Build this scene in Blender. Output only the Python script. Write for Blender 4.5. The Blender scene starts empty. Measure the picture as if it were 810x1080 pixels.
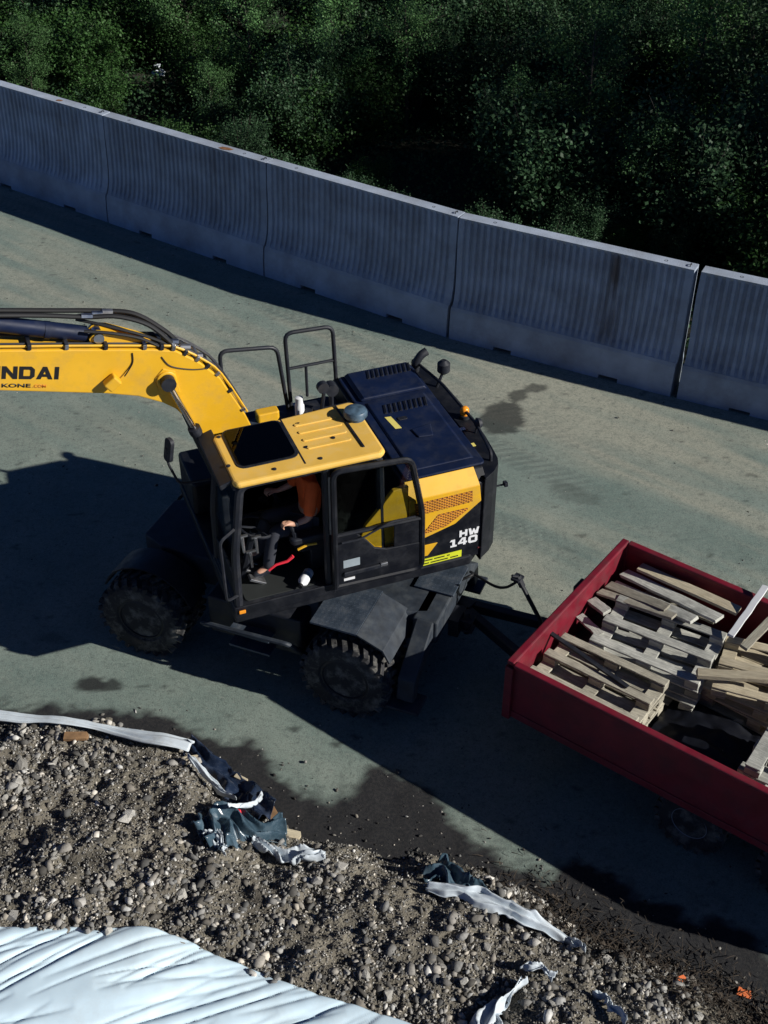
import bpy, bmesh, math, random
import numpy as np
from mathutils import Vector, Matrix, Euler
R = math.radians
PI = math.pi
random.seed(7)
rng = np.random.default_rng(7)
scene = bpy.context.scene
col = scene.collection

# ------------------------------------------------------------------ camera, sky, sun, exposure
cam_d = bpy.data.cameras.new("camera")
cam_d.sensor_fit = 'VERTICAL'
cam_d.sensor_height = 36.0
cam_d.lens = 1300 / 1080 * 36.0
cam_d.clip_end = 2000
cam = bpy.data.objects.new("camera", cam_d)
cam.location = (0, 0, 10.085)
cam.rotation_euler = (R(90 - 38), 0, 0)
col.objects.link(cam)
scene.camera = cam

SUN_EL = 27.0          # degrees above the horizon
SUN_AZ = -19.0         # direction towards the sun, from +X counter-clockwise
world = bpy.data.worlds.new("World")
scene.world = world
world.use_nodes = True
wn = world.node_tree
bg = wn.nodes["Background"]
sky = wn.nodes.new("ShaderNodeTexSky")
sky.sky_type = 'NISHITA'
sky.sun_disc = False
sky.sun_elevation = R(SUN_EL)
sky.sun_rotation = R(90 - SUN_AZ)
sky.air_density = 0.4
sky.altitude = 2500
sky.dust_density = 0.0
sky.ozone_density = 8.0
wn.links.new(sky.outputs[0], bg.inputs[0])
bg.inputs[1].default_value = 0.066

sun_d = bpy.data.lights.new("sun", 'SUN')
sun_d.energy = 5.0
sun_d.angle = R(0.53)
sun_d.color = (1.0, 0.96, 0.89)
sun = bpy.data.objects.new("sun", sun_d)
sdir = Vector((math.cos(R(SUN_EL)) * math.cos(R(SUN_AZ)), math.cos(R(SUN_EL)) * math.sin(R(SUN_AZ)), math.sin(R(SUN_EL))))
sun.rotation_euler = sdir.to_track_quat('Z', 'Y').to_euler()
sun.location = sdir * 40
col.objects.link(sun)
scene.view_settings.view_transform = 'Standard'
scene.view_settings.look = 'None'
scene.view_settings.gamma = 1.0
scene.view_settings.exposure = 0.3

# ------------------------------------------------------------------ materials
MATS = {}
def mat(name, base, rough=0.6, metal=0.0, var=0.25, scale=6.0, dirt=None, dirt_amt=0.0, dirt_scale=3.0,
        bump=0.0, bump_scale=60.0, objrand=0.0, spec=0.5, stretch=None, coat=0.0):
    m = bpy.data.materials.new(name); m.use_nodes = True
    nt = m.node_tree; N = nt.nodes; L = nt.links
    b = N["Principled BSDF"]
    b.inputs['Roughness'].default_value = rough
    b.inputs['Metallic'].default_value = metal
    b.inputs['Specular IOR Level'].default_value = spec
    b.inputs['Coat Weight'].default_value = coat
    tc = N.new("ShaderNodeTexCoord")
    vec = tc.outputs['Object']
    if stretch:
        mp = N.new("ShaderNodeMapping"); mp.inputs['Scale'].default_value = stretch
        L.new(vec, mp.inputs[0]); vec = mp.outputs[0]
    n1 = N.new("ShaderNodeTexNoise"); n1.inputs['Scale'].default_value = scale; n1.inputs['Detail'].default_value = 6
    L.new(vec, n1.inputs['Vector'])
    mr = N.new("ShaderNodeMapRange"); mr.inputs[1].default_value = 0.3; mr.inputs[2].default_value = 0.7
    mr.inputs[3].default_value = 1 - var; mr.inputs[4].default_value = 1 + var
    L.new(n1.outputs['Fac'], mr.inputs[0])
    val = mr.outputs[0]
    if objrand:
        oi = N.new("ShaderNodeObjectInfo")
        m2 = N.new("ShaderNodeMapRange"); m2.inputs[3].default_value = 1 - objrand; m2.inputs[4].default_value = 1 + objrand
        L.new(oi.outputs['Random'], m2.inputs[0])
        mm = N.new("ShaderNodeMath"); mm.operation = 'MULTIPLY'
        L.new(val, mm.inputs[0]); L.new(m2.outputs[0], mm.inputs[1]); val = mm.outputs[0]
    vm = N.new("ShaderNodeVectorMath"); vm.operation = 'SCALE'; vm.inputs[0].default_value = base[:3]
    L.new(val, vm.inputs['Scale'])
    colr = vm.outputs[0]
    if dirt:
        n2 = N.new("ShaderNodeTexNoise"); n2.inputs['Scale'].default_value = dirt_scale; n2.inputs['Detail'].default_value = 9
        n2.inputs['Roughness'].default_value = 0.7
        L.new(tc.outputs['Object'], n2.inputs['Vector'])
        r2 = N.new("ShaderNodeMapRange"); r2.inputs[1].default_value = 0.48; r2.inputs[2].default_value = 0.72
        r2.inputs[4].default_value = dirt_amt
        L.new(n2.outputs['Fac'], r2.inputs[0])
        mx = N.new("ShaderNodeMix"); mx.data_type = 'RGBA'
        L.new(r2.outputs[0], mx.inputs[0]); L.new(colr, mx.inputs[6]); mx.inputs[7].default_value = (*dirt, 1)
        colr = mx.outputs[2]
        r3 = N.new("ShaderNodeMapRange"); r3.inputs[1].default_value = 0.4; r3.inputs[2].default_value = 0.75
        r3.inputs[3].default_value = rough; r3.inputs[4].default_value = min(1, rough + 0.35)
        L.new(n2.outputs['Fac'], r3.inputs[0]); L.new(r3.outputs[0], b.inputs['Roughness'])
    L.new(colr, b.inputs['Base Color'])
    if bump:
        n3 = N.new("ShaderNodeTexNoise"); n3.inputs['Scale'].default_value = bump_scale; n3.inputs['Detail'].default_value = 5
        L.new(vec, n3.inputs['Vector'])
        bp = N.new("ShaderNodeBump"); bp.inputs['Strength'].default_value = bump; bp.inputs['Distance'].default_value = 0.02
        L.new(n3.outputs['Fac'], bp.inputs['Height']); L.new(bp.outputs[0], b.inputs['Normal'])
    MATS[name] = m
    return m

DUST = (0.16, 0.145, 0.12)
YEL = mat("yellow_paint", (0.70, 0.385, 0.015), 0.4, var=0.06, scale=3, dirt=(0.40, 0.25, 0.06), dirt_amt=0.5, dirt_scale=4, coat=0.2)
ROOFY = mat("roof_yellow_paint", (0.74, 0.45, 0.08), 0.5, var=0.07, scale=3, dirt=(0.60, 0.44, 0.20), dirt_amt=0.45, dirt_scale=6)
NAVY = mat("dark_body_paint", (0.004, 0.010, 0.036), 0.45, var=0.2, scale=4, dirt=(0.022, 0.028, 0.045), dirt_amt=0.4, dirt_scale=5, spec=0.35)
DARK = mat("black_body_paint", (0.0045, 0.0055, 0.009), 0.42, var=0.2, scale=4, dirt=(0.022, 0.024, 0.030), dirt_amt=0.35, dirt_scale=5, spec=0.4)
BLACK = mat("black_steel", (0.007, 0.009, 0.015), 0.5, var=0.3, scale=8, dirt=(0.05, 0.05, 0.055), dirt_amt=0.3, dirt_scale=7)
CHASSIS = mat("chassis_grey_paint", (0.020, 0.027, 0.038), 0.55, var=0.3, scale=8, dirt=(0.075, 0.085, 0.09), dirt_amt=0.5, dirt_scale=6)
RUBBER = mat("tyre_rubber", (0.018, 0.018, 0.02), 0.85, var=0.3, scale=10, dirt=(0.24, 0.23, 0.20), dirt_amt=0.75, dirt_scale=6)
HOSE = mat("hose_rubber", (0.008, 0.008, 0.009), 0.55, var=0.2)
STEEL = mat("bare_steel", (0.45, 0.46, 0.48), 0.3, metal=1.0, var=0.2, dirt=(0.1, 0.08, 0.06), dirt_amt=0.4)
CHROME = mat("chrome_rod", (0.7, 0.7, 0.72), 0.12, metal=1.0, var=0.05)
RED = mat("red_trailer_paint", (0.145, 0.005, 0.016), 0.45, var=0.25, scale=4, dirt=(0.06, 0.018, 0.020), dirt_amt=0.55, dirt_scale=5)
RIMG = mat("rim_grey_paint", (0.26, 0.29, 0.34), 0.5, var=0.2, dirt=DUST, dirt_amt=0.5)
WOOD = mat("weathered_pallet_wood", (0.37, 0.345, 0.275), 0.85, var=0.3, scale=5, stretch=(1.2, 14, 14), dirt=(0.17, 0.155, 0.125), dirt_amt=0.75, dirt_scale=4, bump=0.5, bump_scale=10, objrand=0.28)
WOODG = mat("grey_pallet_wood", (0.40, 0.40, 0.36), 0.9, var=0.3, scale=5, stretch=(1.2, 14, 14), dirt=(0.13, 0.14, 0.13), dirt_amt=0.7, dirt_scale=4, bump=0.5, bump_scale=10, objrand=0.25)
WOODN = mat("newer_plank_wood", (0.44, 0.385, 0.275), 0.8, var=0.25, scale=5, stretch=(1.2, 14, 14), dirt=(0.3, 0.23, 0.14), dirt_amt=0.5, dirt_scale=4, bump=0.4, bump_scale=10, objrand=0.15)
WHITEP = mat("white_paint", (0.72, 0.73, 0.74), 0.5, var=0.06)
STICK = mat("yellow_green_sticker", (0.62, 0.66, 0.03), 0.5, var=0.05)
STICKY = mat("pale_yellow_sticker", (0.72, 0.62, 0.16), 0.5, var=0.05)
LABELG = mat("grey_label", (0.28, 0.33, 0.36), 0.6, var=0.1)
TEXTB = mat("black_lettering", (0.008, 0.008, 0.01), 0.5, var=0.05)
AMBER = mat("amber_lens", (0.85, 0.30, 0.02), 0.25, var=0.05)
ORANGE = mat("orange_work_shirt", (0.85, 0.13, 0.02), 0.85, var=0.12, bump=0.4, bump_scale=25)
TROUS = mat("dark_work_trousers", (0.03, 0.033, 0.045), 0.9, var=0.2)
SKIN = mat("skin", (0.55, 0.30, 0.20), 0.55, var=0.08)
HAIR = mat("hair", (0.05, 0.03, 0.018), 0.7, var=0.2)
SEATF = mat("seat_fabric", (0.014, 0.014, 0.017), 0.9, var=0.2)
REDPL = mat("red_plastic", (0.75, 0.03, 0.05), 0.4, var=0.05)
TARP = mat("white_tarpaulin", (0.62, 0.78, 0.88), 0.5, var=0.05, scale=2, dirt=(0.42, 0.43, 0.42), dirt_amt=0.4, dirt_scale=1.6)
PLAST = mat("white_plastic_sheet", (0.52, 0.58, 0.63), 0.45, var=0.08, scale=4, dirt=(0.30, 0.30, 0.29), dirt_amt=0.6, dirt_scale=5)
FILM = mat("blue_grey_plastic_film", (0.045, 0.08, 0.11), 0.16, var=0.35, scale=8, dirt=(0.16, 0.19, 0.21), dirt_amt=0.35, dirt_scale=8)
FILMD = mat("dark_blue_plastic_film", (0.014, 0.024, 0.05), 0.16, var=0.35, scale=8, dirt=(0.07, 0.08, 0.1), dirt_amt=0.5, dirt_scale=8)
BARK = mat("bark", (0.045, 0.038, 0.030), 0.9, var=0.35, scale=12)
ORPL = mat("orange_scrap_plastic", (0.70, 0.17, 0.05), 0.6, var=0.15)
RUSTY = mat("brown_rotten_wood", (0.20, 0.115, 0.055), 0.9, var=0.35, scale=15)
LITTER = mat("dead_leaf_litter", (0.045, 0.034, 0.024), 0.9, var=0.6, scale=9)
RUST2 = mat("dull_red_reflector", (0.10, 0.012, 0.015), 0.5, var=0.1)
BLACKP = mat("shade_black_polythene", (0.004, 0.005, 0.009), 0.5, var=0.3, spec=0.25)  # near-black, carries the deep shade of the trailer gap in its colour
GLOVE = mat("grey_green_mat", (0.012, 0.015, 0.015), 0.8, var=0.2)

def glass_mat(name, tint, gloss_rough=0.03):
    m = bpy.data.materials.new(name); m.use_nodes = True
    nt = m.node_tree; N = nt.nodes; L = nt.links
    N.remove(N["Principled BSDF"])
    tr = N.new("ShaderNodeBsdfTransparent")
    gl = N.new("ShaderNodeBsdfGlossy"); gl.inputs['Roughness'].default_value = gloss_rough
    no = N.new("ShaderNodeTexNoise"); no.inputs['Scale'].default_value = 5
    mr = N.new("ShaderNodeMapRange"); mr.inputs[3].default_value = 0.85; mr.inputs[4].default_value = 1.1
    vm = N.new("ShaderNodeVectorMath"); vm.operation = 'SCALE'; vm.inputs[0].default_value = tint
    L.new(no.outputs['Fac'], mr.inputs[0]); L.new(mr.outputs[0], vm.inputs['Scale']); L.new(vm.outputs[0], tr.inputs[0])
    fr = N.new("ShaderNodeLayerWeight"); fr.inputs[0].default_value = 0.5
    pw = N.new("ShaderNodeMath"); pw.operation = 'POWER'; pw.inputs[1].default_value = 4.0; L.new(fr.outputs['Facing'], pw.inputs[0])
    ad = N.new("ShaderNodeMath"); ad.operation = 'MULTIPLY_ADD'; ad.inputs[1].default_value = 0.5; ad.inputs[2].default_value = 0.03; L.new(pw.outputs[0], ad.inputs[0])
    mx = N.new("ShaderNodeMixShader")
    L.new(ad.outputs[0], mx.inputs[0]); L.new(tr.outputs[0], mx.inputs[1]); L.new(gl.outputs[0], mx.inputs[2])
    L.new(mx.outputs[0], N["Material Output"].inputs[0])
    return m
GLASS = glass_mat("tinted_glass", (0.80, 0.84, 0.84))
GLASSD = glass_mat("dark_tinted_glass", (0.10, 0.10, 0.12))

def checker_mat():
    m = mat("checker_plate_steel", (0.055, 0.075, 0.105), 0.4, metal=0.4, var=0.25, dirt=DUST, dirt_amt=0.35, dirt_scale=6)
    nt = m.node_tree; N = nt.nodes; L = nt.links; b = N["Principled BSDF"]
    tc = N.new("ShaderNodeTexCoord"); mp = N.new("ShaderNodeMapping")
    mp.inputs['Rotation'].default_value = (0, 0, R(45)); L.new(tc.outputs['Object'], mp.inputs[0])
    br = N.new("ShaderNodeTexChecker"); br.inputs['Scale'].default_value = 26
    L.new(mp.outputs[0], br.inputs[0])
    bp = N.new("ShaderNodeBump"); bp.inputs['Strength'].default_value = 1.0; bp.inputs['Distance'].default_value = 0.012
    L.new(br.outputs['Fac'], bp.inputs['Height']); L.new(bp.outputs[0], b.inputs['Normal'])
    return m
CHECK = checker_mat()

def concrete_mat():
    m = mat("barrier_concrete", (0.305, 0.355, 0.44), 0.85, var=0.2, scale=2.5, dirt=(0.17, 0.165, 0.17), dirt_amt=0.5, dirt_scale=1.6, bump=0.3, bump_scale=45, objrand=0.08)
    nt = m.node_tree; N = nt.nodes; L = nt.links; b = N["Principled BSDF"]
    # rust and water runs that have a place of their own on each element (attribute painted per vertex row)
    src = b.inputs['Base Color'].links[0].from_socket
    at = N.new("ShaderNodeAttribute"); at.attribute_name = "run"
    no = N.new("ShaderNodeTexNoise"); no.inputs['Scale'].default_value = 9
    tc = N.new("ShaderNodeTexCoord"); mp = N.new("ShaderNodeMapping"); mp.inputs['Scale'].default_value = (1, 1, 0.12)
    L.new(tc.outputs['Object'], mp.inputs[0]); L.new(mp.outputs[0], no.inputs['Vector'])
    mu = N.new("ShaderNodeMath"); mu.operation = 'MULTIPLY'; L.new(at.outputs['Fac'], mu.inputs[0])
    mr = N.new("ShaderNodeMapRange"); mr.inputs[1].default_value = 0.3; mr.inputs[2].default_value = 0.6
    L.new(no.outputs['Fac'], mr.inputs[0]); L.new(mr.outputs[0], mu.inputs[1])
    mx = N.new("ShaderNodeMix"); mx.data_type = 'RGBA'; mx.inputs[7].default_value = (0.10, 0.075, 0.06, 1)
    L.new(mu.outputs[0], mx.inputs[0]); L.new(src, mx.inputs[6]); L.new(mx.outputs[2], b.inputs['Base Color'])
    return m
CONC = concrete_mat()
RUST = mat("rust_patch", (0.19, 0.085, 0.035), 0.9, var=0.4, scale=20)

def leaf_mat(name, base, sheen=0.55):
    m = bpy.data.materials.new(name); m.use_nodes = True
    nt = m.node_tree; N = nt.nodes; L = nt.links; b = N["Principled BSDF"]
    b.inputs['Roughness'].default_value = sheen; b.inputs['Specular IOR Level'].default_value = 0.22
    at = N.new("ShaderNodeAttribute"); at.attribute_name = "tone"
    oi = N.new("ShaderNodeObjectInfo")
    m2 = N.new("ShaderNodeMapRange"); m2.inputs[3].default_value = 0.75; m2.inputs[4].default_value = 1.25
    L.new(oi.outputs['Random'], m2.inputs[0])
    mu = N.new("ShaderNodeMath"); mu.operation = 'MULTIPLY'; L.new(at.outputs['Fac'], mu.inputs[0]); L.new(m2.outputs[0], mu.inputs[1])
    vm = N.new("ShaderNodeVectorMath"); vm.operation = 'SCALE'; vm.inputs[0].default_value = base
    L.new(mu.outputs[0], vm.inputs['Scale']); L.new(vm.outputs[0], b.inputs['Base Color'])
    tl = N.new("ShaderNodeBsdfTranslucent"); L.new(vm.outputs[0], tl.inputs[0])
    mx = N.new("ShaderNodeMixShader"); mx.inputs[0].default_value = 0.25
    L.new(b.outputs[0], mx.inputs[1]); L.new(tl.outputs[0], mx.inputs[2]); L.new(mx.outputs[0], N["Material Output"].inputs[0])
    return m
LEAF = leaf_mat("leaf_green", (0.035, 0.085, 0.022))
LEAFS = leaf_mat("sapling_leaf_sunlit", (0.075, 0.160, 0.055))  # paler leaf, sunlight on the saplings put into the colour
LEAFD = leaf_mat("leaf_dark_green", (0.032, 0.070, 0.032))  # darker leaf, shade of the wood put into the colour
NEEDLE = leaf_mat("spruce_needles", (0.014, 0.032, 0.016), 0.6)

def tone_mat(name, base, rough=0.9, bump=0.4):
    m = bpy.data.materials.new(name); m.use_nodes = True
    nt = m.node_tree; N = nt.nodes; L = nt.links; b = N["Principled BSDF"]
    b.inputs['Roughness'].default_value = rough
    at = N.new("ShaderNodeAttribute"); at.attribute_name = "tone"
    no = N.new("ShaderNodeTexNoise"); no.inputs['Scale'].default_value = 40; no.inputs['Detail'].default_value = 6
    tc = N.new("ShaderNodeTexCoord"); L.new(tc.outputs['Object'], no.inputs['Vector'])
    m2 = N.new("ShaderNodeMapRange"); m2.inputs[3].default_value = 0.6; m2.inputs[4].default_value = 1.4
    L.new(no.outputs['Fac'], m2.inputs[0])
    vm = N.new("ShaderNodeVectorMath"); vm.operation = 'SCALE'
    L.new(at.outputs['Color'], vm.inputs[0]); L.new(m2.outputs[0], vm.inputs['Scale'])
    v2 = N.new("ShaderNodeVectorMath"); v2.operation = 'MULTIPLY'; v2.inputs[1].default_value = base
    L.new(vm.outputs[0], v2.inputs[0]); L.new(v2.outputs[0], b.inputs['Base Color'])
    bp = N.new("ShaderNodeBump"); bp.inputs['Strength'].default_value = bump; bp.inputs['Distance'].default_value = 0.01
    L.new(no.outputs['Fac'], bp.inputs['Height']); L.new(bp.outputs[0], b.inputs['Normal'])
    return m
GRAVEL = tone_mat("gravel_stone", (1, 1, 1))
STONE = mat("pale_stone", (0.37, 0.36, 0.33), 0.9, var=0.3, scale=14, dirt=(0.17, 0.14, 0.11), dirt_amt=0.6, dirt_scale=8, bump=0.5, bump_scale=30, objrand=0.4)
SOIL = mat("bank_soil", (0.155, 0.140, 0.110), 0.95, var=0.45, scale=2.5, dirt=(0.045, 0.038, 0.032), dirt_amt=0.7, dirt_scale=2.2, bump=1.0, bump_scale=45)
FLOORM = mat("forest_soil", (0.016, 0.018, 0.010), 0.95, var=0.5, scale=0.8, dirt=(0.012, 0.012, 0.008), dirt_amt=0.7, dirt_scale=1.5)

# ------------------------------------------------------------------ mesh helpers
class MB:
    def __init__(self): self.v = []; self.f = []
    def add(self, verts, faces, M=None):
        o = len(self.v)
        self.v += [tuple(M @ Vector(p)) if M is not None else tuple(p) for p in verts]
        self.f += [tuple(i + o for i in fc) for fc in faces]
        return self
    def box(self, x0, x1, y0, y1, z0, z1, M=None):
        vs = [(x, y, z) for z in (z0, z1) for (x, y) in ((x0, y0), (x1, y0), (x1, y1), (x0, y1))]
        return self.add(vs, [(3, 2, 1, 0), (4, 5, 6, 7), (0, 1, 5, 4), (1, 2, 6, 5), (2, 3, 7, 6), (3, 0, 4, 7)], M)
    def prism(self, poly, lo, hi, plane='xy', M=None):
        n = len(poly)
        a = sum(poly[i][0] * poly[(i + 1) % n][1] - poly[(i + 1) % n][0] * poly[i][1] for i in range(n))
        if (a < 0) != (plane == 'xz'): poly = poly[::-1]
        def pt(p, h):
            return {'xy': (p[0], p[1], h), 'xz': (p[0], h, p[1]), 'yz': (h, p[0], p[1])}[plane]
        vs = [pt(p, lo) for p in poly] + [pt(p, hi) for p in poly]
        fs = [tuple(range(n))[::-1], tuple(range(n, 2 * n))] + [(i, (i + 1) % n, (i + 1) % n + n, i + n) for i in range(n)]
        return self.add(vs, fs, M)
    def tube(self, pts, r, n=8, caps=True, M=None):
        pts = [Vector(p) for p in pts]; k = len(pts)
        rs = r if isinstance(r, (list, tuple)) else [r] * k
        vs = []; up = None
        for i, p in enumerate(pts):
            t = (pts[min(i + 1, k - 1)] - pts[max(i - 1, 0)]).normalized()
            if up is None:
                up = t.orthogonal().normalized()
            up = (up - t * up.dot(t)).normalized()
            s = t.cross(up)
            for j in range(n):
                a = 2 * PI * j / n
                vs.append(p + (up * math.cos(a) + s * math.sin(a)) * rs[i])
        fs = [(i * n + j, i * n + (j + 1) % n, (i + 1) * n + (j + 1) % n, (i + 1) * n + j) for i in range(k - 1) for j in range(n)]
        if caps: fs += [tuple(range(n))[::-1], tuple(range((k - 1) * n, k * n))]
        return self.add(vs, fs, M)
    def lathe(self, prof, n=32, axis='z', c=(0, 0, 0), M=None):
        vs = []; k = len(prof)
        for (r, h) in prof:
            for j in range(n):
                a = 2 * PI * j / n
                x, y = r * math.cos(a), r * math.sin(a)
                p = {'z': (x, y, h), 'y': (x, h, y), 'x': (h, x, y)}[axis]
                vs.append((p[0] + c[0], p[1] + c[1], p[2] + c[2]))
        fs = [(i * n + j, i * n + (j + 1) % n, (i + 1) * n + (j + 1) % n, (i + 1) * n + j) for i in range(k - 1) for j in range(n)]
        fs += [tuple(range(n))[::-1], tuple(range((k - 1) * n, k * n))]
        return self.add(vs, fs, M)
    def mesh(self, name, m=None):
        me = bpy.data.meshes.new(name); me.from_pydata(self.v, [], self.f)
        bm = bmesh.new(); bm.from_mesh(me); bmesh.ops.recalc_face_normals(bm, faces=bm.faces); bm.to_mesh(me); bm.free()
        if m: me.materials.append(m)
        return me
    def build(self, name, m, parent=None, bevel=0.0, seg=2, smooth=False, loc=None, rz=None):
        o = bpy.data.objects.new(name, self.mesh(name, m))
        col.objects.link(o)
        if parent: o.parent = parent
        if loc: o.location = loc
        if rz is not None: o.rotation_euler = (0, 0, rz)
        if smooth: smooth_it(o.data)
        if bevel:
            b = o.modifiers.new("bevel", 'BEVEL'); b.width = bevel; b.segments = seg; b.limit_method = 'ANGLE'; b.angle_limit = R(35)
        return o

def smooth_it(me, ang=40):
    for p in me.polygons: p.use_smooth = True
    me.set_sharp_from_angle(angle=R(ang))

def fillet(pts, r, n=4):
    pts = [Vector(p) for p in pts]; out = [pts[0]]
    for i in range(1, len(pts) - 1):
        a, b, c = pts[i - 1], pts[i], pts[i + 1]
        d1 = (a - b).normalized(); d2 = (c - b).normalized()
        rr = min(r, (a - b).length * 0.45, (c - b).length * 0.45)
        p, q = b + d1 * rr, b + d2 * rr
        for k in range(n + 1):
            t = k / n
            out.append(p * (1 - t) ** 2 + b * 2 * t * (1 - t) + q * t * t)
    out.append(pts[-1]); return out

def spline(pts, n=6):
    pts = [Vector(p) for p in pts]; P = [pts[0]] + pts + [pts[-1]]; out = []
    for i in range(1, len(P) - 2):
        for k in range(n):
            t = k / n
            out.append(0.5 * ((2 * P[i]) + (-P[i - 1] + P[i + 1]) * t + (2 * P[i - 1] - 5 * P[i] + 4 * P[i + 1] - P[i + 2]) * t * t + (-P[i - 1] + 3 * P[i] - 3 * P[i + 1] + P[i + 2]) * t ** 3))
    out.append(pts[-1]); return out

def roundrect(x0, x1, y0, y1, r, n=4):
    out = []
    for cx, cy, a0 in ((x1 - r, y1 - r, 0), (x0 + r, y1 - r, 90), (x0 + r, y0 + r, 180), (x1 - r, y0 + r, 270)):
        for k in range(n + 1):
            a = R(a0 + 90 * k / n); out.append((cx + r * math.cos(a), cy + r * math.sin(a)))
    return out

def tag(o, label=None, cat=None, group=None, kind=None):
    if label: o['label'] = label
    if cat: o['category'] = cat
    if group: o['group'] = group
    if kind: o['kind'] = kind
    return o
def empty(name, loc, rz=0):
    o = bpy.data.objects.new(name, None); col.objects.link(o); o.location = loc; o.rotation_euler = (0, 0, rz)
    o.empty_display_size = 0.2
    return o
def copy_tree(o, parent=None):
    c = o.copy(); col.objects.link(c)
    if parent: c.parent = parent
    for ch in list(o.children): copy_tree(ch, c)
    return c
def text_part(name, s, m, parent, org, xdir, ydir, height, width=None, depth=0.004, rz=None, shear=0.0, bold=0.012, spacing=1.0):
    cu = bpy.data.curves.new(name, 'FONT'); cu.body = s; cu.extrude = 0.0; cu.offset = bold; cu.shear = shear; cu.space_character = spacing
    cu.resolution_u = 3
    to = bpy.data.objects.new(name, cu); col.objects.link(to)
    bpy.context.view_layer.update()
    me = bpy.data.meshes.new_from_object(to.evaluated_get(bpy.context.evaluated_depsgraph_get()))
    bpy.data.objects.remove(to)
    co = np.array([v.co[:] for v in me.vertices])
    w0, h0 = np.ptp(co[:, 0]), np.ptp(co[:, 1])
    co[:, 0] -= co[:, 0].min(); co[:, 1] -= co[:, 1].min()
    sy = height / h0; sx = (width / w0) if width else sy
    X = np.array(Vector(xdir).normalized()); Y = np.array(Vector(ydir).normalized())
    P = np.array(org) + np.outer(co[:, 0] * sx, X) + np.outer(co[:, 1] * sy, Y)
    me.vertices.foreach_set('co', P.ravel()); me.update()
    me.materials.clear(); me.materials.append(m)
    o = bpy.data.objects.new(name, me); col.objects.link(o); o.parent = parent
    if rz is not None: o.rotation_euler = (0, 0, rz)
    so = o.modifiers.new("thick", 'SOLIDIFY'); so.thickness = depth; so.offset = 0
    return o

# numpy noise
def vnoise(x, y, seed=0):
    x = np.asarray(x, float); y = np.asarray(y, float)
    xi = np.floor(x).astype(np.int64); yi = np.floor(y).astype(np.int64)
    xf = x - xi; yf = y - yi
    xf = xf * xf * (3 - 2 * xf); yf = yf * yf * (3 - 2 * yf)
    def h(a, b):
        n = (a * 374761393 + b * 668265263 + seed * 974634777) & 0x7fffffff
        n = ((n ^ (n >> 13)) * 1274126177) & 0x7fffffff
        return ((n ^ (n >> 16)) & 0xffff) / 65535.0
    return (h(xi, yi) * (1 - xf) + h(xi + 1, yi) * xf) * (1 - yf) + (h(xi, yi + 1) * (1 - xf) + h(xi + 1, yi + 1) * xf) * yf
def fbm(x, y, s=1.0, o=4, seed=0):
    t = 0; a = 0.5
    for k in range(o):
        t = t + a * vnoise(np.asarray(x) * s * 2 ** k + 17.3 * k, np.asarray(y) * s * 2 ** k - 9.1 * k, seed + k); a *= 0.5
    return t / (1 - 0.5 ** o)     # 0..1
def np_mesh(name, V, F, m, attrs=None, smooth=False):
    me = bpy.data.meshes.new(name)
    V = np.asarray(V, np.float32); F = np.asarray(F, np.int32)
    me.vertices.add(len(V)); me.vertices.foreach_set('co', V.ravel())
    k = F.shape[1]
    me.loops.add(F.size); me.loops.foreach_set('vertex_index', F.ravel())
    me.polygons.add(len(F)); me.polygons.foreach_set('loop_start', np.arange(0, F.size, k, dtype=np.int32))
    if smooth: me.polygons.foreach_set('use_smooth', np.ones(len(F), bool))
    me.update(calc_edges=True)
    if m: me.materials.append(m)
    for nm, (typ, data) in (attrs or {}).items():
        a = me.attributes.new(nm, typ, 'POINT')
        a.data.foreach_set('color' if 'COLOR' in typ else 'value', np.asarray(data, np.float32).ravel())
    return me
def link(name, me, parent=None):
    o = bpy.data.objects.new(name, me); col.objects.link(o)
    if parent: o.parent = parent
    return o
def grid_faces(nx, ny):
    i, j = np.meshgrid(np.arange(nx - 1), np.arange(ny - 1), indexing='ij')
    a = (i * ny + j).ravel()
    return np.stack([a, a + ny, a + ny + 1, a + 1], 1)
def in_poly(px, py, poly):
    ins = np.zeros(np.shape(px), bool); n = len(poly)
    for i in range(n):
        x0, y0 = poly[i]; x1, y1 = poly[(i + 1) % n]
        c = ((y0 > py) != (y1 > py)) & (px < (x1 - x0) * (py - y0) / ((y1 - y0) + 1e-12) + x0)
        ins ^= c
    return ins
def poly_dist(px, py, poly, closed=True):
    d = np.full(np.shape(px), 1e9); n = len(poly)
    for i in range(n if closed else n - 1):
        x0, y0 = poly[i]; x1, y1 = poly[(i + 1) % n]
        dx, dy = x1 - x0, y1 - y0
        t = np.clip(((px - x0) * dx + (py - y0) * dy) / (dx * dx + dy * dy + 1e-12), 0, 1)
        d = np.minimum(d, np.hypot(px - x0 - t * dx, py - y0 - t * dy))
    return d

# ------------------------------------------------------------------ the setting: forest floor, road, bank
DA = R(-37)                                  # road direction
dx_, dy_ = math.cos(DA), math.sin(DA)
def st(s, t):                                # along road, away from the camera side
    return s * dx_ - t * dy_, s * dy_ + t * dx_

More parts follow.
